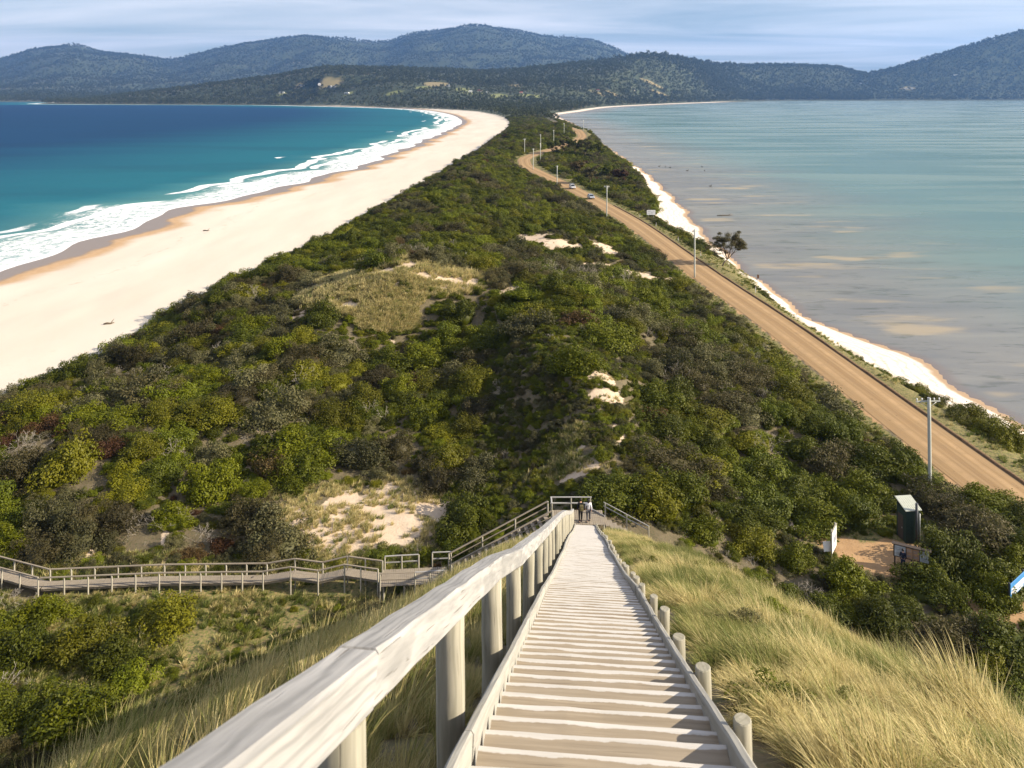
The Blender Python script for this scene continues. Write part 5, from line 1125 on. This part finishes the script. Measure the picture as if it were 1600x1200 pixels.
# long information board
x, y, z = hit(1424, 893)
ib = thing('information_board', (x, y, z), 'long framed information board of several panels beneath the bushes', 'board', rz=-0.50)
for s in (-1.15, 0.0, 1.15): MB().box((s, 0.08, 0.75), (0.11, 0.11, 2.1), None, 0.01).build('post', M_FRAME, ib)
MB().box((0, 0, 1.25), (2.5, 0.06, 0.95), None, 0.008).build('frame', M_FRAME, ib)
M_P1 = mat_plain('faded_panel_blue', (0.45, 0.50, 0.55), 0.5, 0.4, var=0.2, scale=4); M_P2 = mat_plain('faded_panel_tan', (0.42, 0.26, 0.16), 0.5, 0.4, var=0.3, scale=4)
for (cx, w_, mm) in [(-0.78, 0.76, M_P1), (-0.12, 0.42, M_P2), (0.32, 0.40, M_P2), (0.88, 0.60, M_P1)]:
    q = MB().box((cx, -0.036, 1.25), (w_, 0.012, 0.82), None, 0.003).build('panel', mm, ib)
    for zz in (1.5, 1.38, 1.1, 1.0): MB().box((cx - 0.04, -0.0445, zz), (w_ * 0.7, 0.004, 0.04)).build('print', M_INK, q)
MB().box((0, 0.02, 1.78), (2.7, 0.30, 0.05), Matrix.Rotation(0.2, 3, 'X'), 0.006).build('hood', M_FRAME, ib)
# blue panel on black posts at the right edge
M_BLUE = mat_plain('blue_panel', (0.06, 0.24, 0.52), 0.45, 0.4, var=0.1, scale=2)
x, y, z = hit(1577, 955)
bs = thing('roadside_panel', (x, y, z), 'blue and white panel on black posts at the right edge', 'sign', rz=math.radians(38))
for s in (0.0, 2.5): MB().box((s, 0.0, 0.85), (0.11, 0.11, 2.3), None, 0.008).build('post', M_DKM, bs)
q = MB().box((1.25, -0.085, 1.45), (2.6, 0.05, 1.0), None, 0.006).build('panel', M_BLUE, bs)
for (cz, h_, w_) in [(1.52, 0.16, 2.2), (1.28, 0.20, 2.3), (1.07, 0.10, 2.0)]: MB().box((1.2, -0.1135, cz), (w_, 0.004, h_)).build('print', M_PANEL, q)

# ------------------------------------------------------------------ two cars on the road
M_GLASS = mat_plain('car_glass', (0.02, 0.025, 0.03), 0.08, 0.6, var=0.05); M_TYRE = mat_plain('tyre_rubber', (0.02, 0.02, 0.02), 0.9, 0.2); M_RIM = mat_plain('wheel_rim', (0.45, 0.45, 0.46), 0.35, 0.5, 0.8)
M_LAMP = mat_plain('lamp_glass', (0.75, 0.75, 0.72), 0.15, 0.6); M_TAIL = mat_plain('tail_lamp', (0.45, 0.02, 0.015), 0.2, 0.5)
def paint(name, col):
    t = NT(name); return t.done(t.bsdf(t.mix(t.noise(t.obj(), 3.0, 4), tuple(x * 0.9 for x in col), col), 0.28, 0.5, Coat_Weight=0.6))
def car(loc, rz, label, col, tall=1.0, rack=False):
    """front towards local -y"""
    e = thing('car', loc, label, 'car', 'cars on the gravel road', rz); pm = paint('car_paint', col); k = tall
    L, Wd = 4.5, 1.82
    def sec(y, zlo, zhi, w, wt):
        return [(-w, zlo), (w, zlo), (w * 1.0, zlo + 0.5 * (zhi - zlo)), (wt, zhi), (-wt, zhi), (-w * 1.0, zlo + 0.5 * (zhi - zlo))], y
    def loft(secs, name, mat, par):
        mb = MB(); rg = [[mb.bm.verts.new((p[0], y, p[1])) for p in pf] for pf, y in secs]; n = 6
        for A, B in zip(rg[:-1], rg[1:]):
            for i in range(n): mb.bm.faces.new((A[i], A[(i + 1) % n], B[(i + 1) % n], B[i]))
        mb.bm.faces.new(rg[0][::-1]); mb.bm.faces.new(rg[-1]); return mb.build(name, mat, par)
    h = 0.91
    b = loft([sec(-2.25, .42, .72, .72, .66), sec(-2.1, .32, .82, .86, .78), sec(-1.3, .28, h, .90, .82), sec(-0.8, .28, h + .04, .90, .83), sec(1.2, .28, h + .06, .90, .83), sec(2.0, .32, h + .05, .88, .80), sec(2.25, .42, h, .80, .74)], 'body', pm, e)
    loft([sec(-1.0, h - .02, h + .05, .82, .80), sec(-0.35, h, 1.42 * k, .80, .62), sec(0.2, h, 1.50 * k, .80, .64), sec(1.4, h, 1.48 * k, .80, .63), sec(2.0, h, 1.05 * k, .78, .68)], 'cabin', M_GLASS, e)
    loft([sec(-0.42, 1.43 * k, 1.455 * k, .64, .60), sec(0.2, 1.50 * k, 1.535 * k, .67, .60), sec(1.45, 1.48 * k, 1.515 * k, .66, .58)], 'roof', pm, e)
    for s in (-1, 1):
        for (y0, z0, y1, z1) in [(-0.95, h + .02, -0.40, 1.43 * k), (0.25, h, 0.25, 1.49 * k), (1.95, h, 1.44, 1.47 * k)]: MB().tube([(s * .83, y0, z0), (s * .655, y1, z1)], 0.045, 6).build('pillar', pm, e)
        for y in (-1.40, 1.35):
            wv = thing_part('wheel', e, (s * 0.80, y, 0.33)); MB().tube([(-0.10, 0, 0), (-0.06, 0, 0), (0.06, 0, 0), (0.10, 0, 0)], [0.27, 0.33, 0.33, 0.27], 18).build('tyre', M_TYRE, wv); MB().tube([(s * 0.095, 0, 0), (s * 0.108, 0, 0)], [0.20, 0.17], 12).build('rim', M_RIM, wv)
        MB().box((s * 0.60, -2.19, 0.70), (0.34, 0.10, 0.15), None, 0.02).build('headlight', M_LAMP, e); MB().box((s * 0.68, 2.20, 0.80), (0.22, 0.10, 0.22), None, 0.02).build('tail_light', M_TAIL, e)
        MB().box((s * 1.0, -0.72, 1.0), (0.18, 0.10, 0.13), None, 0.03).build('mirror', pm, e)
    MB().box((0, -2.24, 0.50), (1.3, 0.08, 0.16), None, 0.01).build('grille', M_DKM, e); MB().box((0, 2.27, 0.60), (0.40, 0.03, 0.12)).build('number_plate', M_WHITE, e)
    if rack:
        for y in (0.1, 1.1): MB().box((0, y, 1.60 * k), (1.3, 0.05, 0.04)).build('roof_bar', M_DKM, e)
    return e
def thing_part(name, par, loc):
    o = bpy.data.objects.new(name, None); COL.objects.link(o); o.parent = par; o.location = loc; o.empty_display_size = 0.1; return o
def on_road(Y, off):
    d = (float(XR(Y + 1)) - float(XR(Y - 1))) / 2; return (float(XR(Y)) + off, Y, float(ZR(Y)) + 0.11), -math.atan(d)
p_, a_ = on_road(306, -0.3); car(p_, a_, 'farther white car with roof bars coming along the gravel road', (0.72, 0.73, 0.74), 1.12, True)
p_, a_ = on_road(277, -0.4); car(p_, a_, 'nearer silver-blue car following the bend of the gravel road', (0.42, 0.47, 0.54), 1.0)

# ------------------------------------------------------------------ people
M_SKIN = mat_plain('skin', (0.50, 0.30, 0.21), 0.6, 0.3, var=0.05); M_HAIR = mat_plain('dark_hair', (0.02, 0.016, 0.013), 0.6, 0.3); M_SHOE = mat_plain('shoe', (0.03, 0.028, 0.027), 0.6, 0.3)
def skin_obj(name, verts, edges, radii, mat, par, root=0):
    me = bpy.data.meshes.new(name); me.from_pydata(verts, edges, []); me.materials.append(mat)
    o = new_obj(name, me, par); md = o.modifiers.new('skin', 'SKIN')
    lay = me.skin_vertices[0] if len(me.skin_vertices) else None
    if lay is None:
        bm = bmesh.new(); bm.from_mesh(me); bm.verts.layers.skin.verify(); bm.to_mesh(me); bm.free(); lay = me.skin_vertices[0]
    for i, r in enumerate(radii):
        lay.data[i].radius = (r, r) if not isinstance(r, tuple) else r
        lay.data[i].use_root = (i == root)
    md.use_smooth_shade = True; o.modifiers.new('sub', 'SUBSURF').levels = 1; o.modifiers['sub'].render_levels = 2
    return o
def person(loc, rz, label, top, legs, step=0.12, H=1.75, arms=0.0, hair_long=False):
    """faces local +y"""
    e = thing('person', loc, label, 'person', 'people', rz); s = H / 1.75; e.scale = (s, s, s)
    V = [(0, 0, .95), (0, .01, 1.12), (0, 0, 1.30), (0, -.01, 1.42), (0, .0, 1.50), (0, .015, 1.56), (0, .02, 1.65), (0, .01, 1.73)]; R = [.13, .12, .13, .09, .05, .062, .088, .06]
    E = [(i, i + 1) for i in range(7)]
    V.append((0, .115, 1.63)); R.append(.014); E.append((6, 8))                       # nose
    for sd in (-1, 1): V.append((sd * .092, .005, 1.64)); R.append(.016); E.append((6, len(V) - 1))   # ears
    leg = {}; arm = {}
    for sd in (-1, 1):
        st = step * sd; i0 = len(V)
        V += [(sd * .09, 0, .88), (sd * .10, .04 + st * .5, .48), (sd * .10, st, .09), (sd * .105, st + .15, .035)]; R += [.085, .058, .04, .036]
        E += [(0, i0), (i0, i0 + 1), (i0 + 1, i0 + 2), (i0 + 2, i0 + 3)]; leg[sd] = V[i0:i0 + 4]
        i0 = len(V); f = arms
        V += [(sd * .17, -.01, 1.41), (sd * .23, -.03 - st * .3, 1.14), (sd * .24, .07 - st * .7 + f, .92 + f * .6), (sd * .238, .10 - st * .8 + f, .85 + f * .7)]; R += [.058, .042, .030, (.032, .018)]
        E += [(3, i0), (i0, i0 + 1), (i0 + 1, i0 + 2), (i0 + 2, i0 + 3)]; arm[sd] = V[i0:i0 + 4]; h = V[i0 + 3]
        for k, (oy, ln) in enumerate([(-.022, .055), (-.007, .07), (.008, .075), (.022, .065)]):
            j = len(V); V += [(h[0], h[1] + oy, h[2] - .04), (h[0] - sd * .012, h[1] + oy + .008, h[2] - .04 - ln)]; R += [.0085, .007]; E += [(i0 + 3, j), (j, j + 1)]
        j = len(V); V += [(h[0] - sd * .01, h[1] + .035, h[2] + .005), (h[0] - sd * .02, h[1] + .05, h[2] - .035)]; R += [.010, .008]; E += [(i0 + 3, j), (j, j + 1)]
    skin_obj('body', V, E, R, M_SKIN, e)
    tv = [(0, 0, .93), (0, .01, 1.12), (0, 0, 1.30), (0, -.01, 1.42), (0, 0, 1.475)]; tr_ = [.155, .145, .155, .115, .065]; te = [(0, 1), (1, 2), (2, 3), (3, 4)]
    for sd in (-1, 1):
        i0 = len(tv); a = arm[sd]; w = Vector(a[1]).lerp(Vector(a[2]), 0.95); tv += [a[0], a[1], tuple(w)]; tr_ += [.074, .056, .044]; te += [(3, i0), (i0, i0 + 1), (i0 + 1, i0 + 2)]
    skin_obj('jacket', tv, te, tr_, top, e)
    lv_ = [(0, 0, .96)]; lr = [.145]; le = []
    for sd in (-1, 1):
        i0 = len(lv_); a = leg[sd]; lv_ += [a[0], a[1], (a[2][0], a[2][1], .12)]; lr += [.10, .074, .058]; le += [(0, i0), (i0, i0 + 1), (i0 + 1, i0 + 2)]
        MB().ball((a[2][0], a[2][1] + .06, .045), 0.055, 2, (0.85, 2.4, 0.85)).build('shoe', M_SHOE, e)
    skin_obj('trousers', lv_, le, lr, legs, e)
    hb = MB().ball((0, -0.012, 1.675), 0.105, 3, (0.98, 1.05, 1.0))
    if hair_long: hb.ball((0, -0.06, 1.56), 0.085, 2, (1.0, 0.7, 1.4))
    bmesh.ops.delete(hb.bm, geom=[v for v in hb.bm.verts if v.co.y > 0.045 and v.co.z < 1.72], context='VERTS'); hb.build('hair', M_HAIR, e)
    for sd in (-1, 1): MB().ball((sd * .034, .098, 1.655), 0.011, 1).build('eye', M_HAIR, e)
    return e
M_BLACK = mat_plain('black_cloth', (0.018, 0.018, 0.02), 0.85, 0.2); M_WSHIRT = mat_plain('white_cloth', (0.74, 0.72, 0.74), 0.85, 0.2, var=0.05); M_GREYT = mat_plain('grey_cloth', (0.08, 0.08, 0.09), 0.85, 0.2); M_NAVY = mat_plain('navy_cloth', (0.02, 0.026, 0.05), 0.85, 0.2); M_KHAKI = mat_plain('khaki_canvas', (0.10, 0.085, 0.04), 0.85, 0.2)
pl1 = (float(stair_x(60.3)) - 0.34, 60.45, LZ + 0.005); pl2 = (float(stair_x(60.3)) + 0.26, 60.5, LZ + 0.005)
person(pl1, 0.15, 'person in dark clothes with a khaki backpack at the foot of the stairs', M_BLACK, M_BLACK, 0.10, 1.78)
person(pl2, -0.1, 'person in a white top and dark grey trousers at the foot of the stairs', M_WSHIRT, M_GREYT, 0.14, 1.72, hair_long=True)
bp = thing('backpack', (pl1[0] + 0.02, pl1[1] - 0.17, pl1[2] + 1.0), 'khaki backpack worn by the person in dark clothes', 'backpack', rz=0.15)
MB().box((0, -0.09, 0.20), (0.30, 0.18, 0.46), None, 0.05).build('bag', M_KHAKI, bp); MB().box((0, -0.205, 0.12), (0.22, 0.06, 0.20), None, 0.02).build('pocket', M_KHAKI, bp)
for s in (-1, 1): MB().tube([(s * .10, 0.0, 0.40), (s * .11, .14, 0.46), (s * .12, .30, 0.36), (s * .12, .31, 0.18), (s * .11, .12, 0.04)], 0.018, 6).build('strap', M_BLACK, bp)
x, y, z = hit(1411, 891); person((x, y, z), -0.6, 'person in dark navy clothes standing before the long information board', M_NAVY, M_NAVY, 0.05, 1.62, arms=0.12)

# ------------------------------------------------------------------ trees that stand out
def tree(name, base, label, H, spread, seed, leafmat, lean=(0.0, 0.0), nlim=6, trunk=0.16, leaf=0.11, nper=260, flat=0.55, cl=0.75, sparse=1.0, fork=0.28, group=None):
    rng = np.random.default_rng(seed); e = thing(name, base, label, 'tree', group)
    tb = MB(); tips = []
    top = Vector((lean[0] * H * fork * 2, lean[1] * H * fork * 2, H * fork))
    tb.tube([(0, 0, -0.4), (top.x * 0.35, top.y * 0.35, H * fork * 0.5), top], [trunk * 1.25, trunk, trunk * 0.8], 9); tb.build('trunk', M_BARK, e)
    for i in range(nlim):
        a = 2 * math.pi * i / nlim + rng.uniform(-.3, .3); rad = spread * rng.uniform(0.45, 1.0)
        end = top + Vector((math.cos(a) * rad + lean[0] * H * 0.3, math.sin(a) * rad + lean[1] * H * 0.3, (H - top.z) * rng.uniform(0.55, 0.98)))
        midp = top.lerp(end, 0.5) + Vector((rng.normal(0, .15), rng.normal(0, .15), -0.06 * H)); lb = MB(); lb.tube([top, midp, end], [trunk * 0.5, trunk * 0.32, trunk * 0.12], 6)
        for j in range(5):
            st = top.lerp(end, rng.uniform(0.35, 0.9)); q = end + Vector(rng.normal(0, 1, 3)) * spread * 0.33; q.z = max(q.z, top.z + 0.3); lb.tube([st, st.lerp(q, 0.5) + Vector((0, 0, -.1)), q], [trunk * 0.16, trunk * 0.10, trunk * 0.05], 5); tips.append(q)
        tips.append(end); lb.build('limb', M_BARK, e)
    C = np.array([t_[:] for t_ in tips]); n = int(nper * len(C) * sparse); k = rng.integers(0, len(C), n); rc = rng.uniform(0.5, 1.0, len(C)) * cl; d = dirs(n, rng, -0.6)
    P = C[k] + d * (rc[k] * rng.uniform(0.3, 1.0, n))[:, None] * np.array([1, 1, flat]); cv = rng.uniform(0, 1, len(C))
    V, F, l = leaves(P, d + rng.normal(0, .6, P.shape) + np.array([0, 0, .4]), leaf, rng, 0.5, np.clip(cv[k] * .5 + rng.uniform(0, .5, n), 0, 1))
    new_obj('crown', mesh_np('crown', V, F, [leafmat], {'lv': l}), e); return e
bx_, by_ = PX(1128, 423, 2.2)[:2]
tree('tree', (bx_, by_, gz(bx_, by_)), 'leaning bay-side tree with a fanned open crown above the white beach', 6.0, 2.6, 5, M_SHEOAK, lean=(0.42, 0.0), nlim=10, trunk=0.15, leaf=0.085, nper=330, flat=0.75, cl=0.95, sparse=1.0, fork=0.22)
for i, (px, dy, off, H, sp_, lab, mm) in enumerate([(862, 432, 0, 6.5, 3.2, 'dark low tree, leftmost in the clump inside the road bend', M_DARK), (880, 438, 0, 7.5, 3.4, 'dark tree, second from left in the clump inside the road bend', M_SHEOAK), (898, 432, 0, 8.0, 3.6, 'dark tree in the middle of the clump inside the road bend', M_DARK),
        (914, 428, 0, 8.2, 3.6, 'dark broad tree, second from right in the clump by the bend', M_SHEOAK), (932, 424, 0, 8.4, 3.4, 'dark tree at the bay end of the clump, crown over the water', M_DARK), (902, 352, 0, 5.5, 2.6, 'rust-tinged round tree below the dark clump', M_RUST), (922, 322, 0, 6.0, 3.0, 'brown open tree beside the road just behind the cars', M_SHEOAK),
        (952, 350, 0, 5.0, 2.6, 'dark green tree on the bay side behind the cars', M_DARK), (968, 330, 0, 5.0, 2.4, 'rust-brown small tree above the bay beach', M_RUST)]):
    X = (px - 800) / FPX * dy; X = max(X, float(XR(dy)) + 7.0) if dy < 370 else X
    tree('tree', (X, dy, gz(X, dy) - 0.1), lab, H, sp_, 40 + i, mm, lean=(0.05, 0), nlim=7, trunk=0.2, leaf=0.24, nper=110, cl=1.35, flat=0.7, group='trees by the road bend')

# ------------------------------------------------------------------ houses on the far shore
M_HW = [mat_plain('white_wall', (0.74, 0.73, 0.70), 0.8, 0.2), mat_plain('cream_wall', (0.60, 0.54, 0.44), 0.8, 0.2), mat_plain('grey_wall', (0.42, 0.43, 0.44), 0.8, 0.2)]
M_HR = [mat_plain('red_roof', (0.30, 0.055, 0.04), 0.6, 0.3), mat_plain('white_roof', (0.66, 0.67, 0.68), 0.5, 0.3), mat_plain('grey_roof', (0.25, 0.26, 0.27), 0.5, 0.3)]
M_WIN = mat_plain('window_glass', (0.03, 0.035, 0.04), 0.1, 0.5)
def house(px, py, wpx, label, wall, roof, hf=1.0):
    x, y, z = hit(px, py + 1.2); w = max(wpx * y / FPX, 6.0); d = 8.0; h = 3.6 * hf
    e = thing('house', (x, y, z), label, 'house', 'houses on the far shore', random.uniform(-.25, .25))
    MB().box((0, 0, h / 2 - 1), (w, d, h + 2)).build('wall', M_HW[wall], e)
    m = MB(); m.prism([(-w / 2 - .5, h + .003), (w / 2 + .5, h + .003), (w / 2 - w * .12, h + 2.6), (-w / 2 + w * .12, h + 2.6)], -d / 2 - .5, d / 2 + .5); r = m.build('roof', M_HR[roof], e)
    MB().box((w * 0.2, 1.0, h + 2.9), (0.8, 0.8, 1.6)).build('chimney', M_HW[2], r)
    n = max(2, int(w / 4))
    for i in range(n): MB().box((-w / 2 + (i + .5) * w / n, -d / 2 - .03, h * .55), (1.4, 0.08, 1.3)).build('window', M_WIN, e)
    MB().box((w * 0.08, -d / 2 - .04, 1.05), (1.0, 0.08, 2.1)).build('door', M_FRAME, e)
for (px, py, w_, lab, wa, ro) in [(700, 134, 6, 'white house at the right end of the upper paddock', 0, 1), (735, 143, 6, 'white gabled house beside the red-roofed farm', 0, 1), (749, 142, 9, 'red-roofed farmhouse above the green paddock', 1, 0), (760, 145, 4, 'small pale shed right of the red-roofed farmhouse', 0, 1), (668, 120, 4, 'lone pale house high above the paddock', 0, 1),
        (472, 134, 9, 'long pale house left of the tan hillside paddock', 1, 1), (499, 132, 4, 'small white house touching the tan hillside paddock', 0, 1), (517, 136, 3, 'tiny white shed under the tan paddock', 0, 1), (523, 136, 3, 'tiny pale shed just right of the tiny white shed', 1, 1), (542, 146, 7, 'low white house above the beach end', 0, 1), (440, 145, 9, 'pale low house above the rocky headland', 1, 1),
        (899, 137, 4, 'white house left of the tan fields', 0, 1), (906, 137, 3, 'smaller white house just right of another by the tan fields', 0, 1), (933, 141, 6, 'red-roofed house above the tan field', 1, 0), (985, 138, 3, 'white house among trees over the bay', 0, 1), (991, 140, 3, 'cream house among trees over the bay', 1, 1),
        (1343, 130, 6, 'pale house on the lower left slope of the right hill', 0, 1), (1420, 138, 14, 'long white building above the far bay shore', 0, 1), (1493, 117, 7, 'white house alone high on the right hill', 0, 1), (814, 145, 5, 'brown-red shed at the edge of the pale green field', 1, 0)]: house(px, py, w_, lab, wa, ro)

# ------------------------------------------------------------------ birds and drift timber on the bay and beach
M_BIRD = mat_plain('black_plumage', (0.025, 0.022, 0.022), 0.7, 0.3)
for (px, py, rz, lab) in [(1030, 260, 0.3, 'dark waterbird, leftmost of the group on the bay'), (1040, 261, 1.2, 'dark waterbird, second from left on the bay'), (1047, 262, -0.6, 'dark waterbird, third from left on the bay'), (1074, 267, 0.2, 'dark waterbird, fourth from left on the bay'), (1097, 261, 2.2, 'dark waterbird with raised neck near the rightmost one'), (1101, 267, 1.0, 'dark waterbird just below the one with raised neck'), (1110, 291, 0.1, 'lone dark waterbird below the group on the bay')]:
    x, y, z = PX(px, py, 0.0); e = thing('waterbird', (x, y, 0.0), lab, 'bird', 'dark birds on the bay', rz)
    MB().ball((0, 0, 0.12), 0.28, 3, (1.9, 0.9, 0.75)).build('body', M_BIRD, e); MB().tube([(0.40, 0, 0.18), (0.55, 0, 0.38), (0.52, 0, 0.62), (0.58, 0, 0.76), (0.70, 0, 0.74), (0.80, 0, 0.70)], [0.10, 0.06, 0.05, 0.06, 0.055, 0.02], 8).build('neck', M_BIRD, e); MB().tube([(-0.42, 0, 0.16), (-0.72, 0, 0.22)], [0.12, 0.03], 8).build('tail', M_BIRD, e)
def drift(px, py, L, rz, lab, z=None):
    p = hit(px, py) if z is None else PX(px, py, z); e = thing('driftwood', (p[0], p[1], p[2]), lab, 'driftwood', 'driftwood', rz)
    MB().tube([(-L / 2, 0, 0.06), (-L / 6, 0.1, 0.16), (L / 5, -0.05, 0.14), (L / 2, 0.15, 0.22)], [0.13, 0.16, 0.13, 0.06], 8).build('trunk', M_BARK, e); MB().tube([(L / 6, 0, 0.14), (L / 3, 0.3, 0.5), (L / 2.3, 0.5, 0.75)], [0.07, 0.05, 0.025], 6).build('branch', M_BARK, e); MB().tube([(-L / 5, 0, 0.14), (-L / 4, -0.35, 0.4)], [0.06, 0.02], 6).build('branch', M_BARK, e)
drift(1133, 337, 5.5, 0.1, 'dark drift log lying in the shallow bay water', 0.0); drift(1027, 306, 5.0, 0.4, 'dark drift log on the bay beach below the bushes'); drift(170, 507, 1.6, 0.2, 'thin drift log on the ocean beach close to the dune'); drift(322, 361, 2.0, -0.3, 'drift log on the damp sand of the ocean beach')

# ------------------------------------------------------------------ haze: the air over the whole place
t = NT('haze'); v = t.n('VolumePrincipled', {'Color': (0.20, 0.45, 1.0), 'Density': 6.0e-5, 'Anisotropy': 0.2})
t.t.links.new(v.outputs[0], t.out.inputs['Volume'])
hz = MB().box((0, 0, 500), (30000, 30000, 1010)).build('haze', t.m, kind='stuff', label='thin blue sea haze filling the air over the bay', cat='haze')
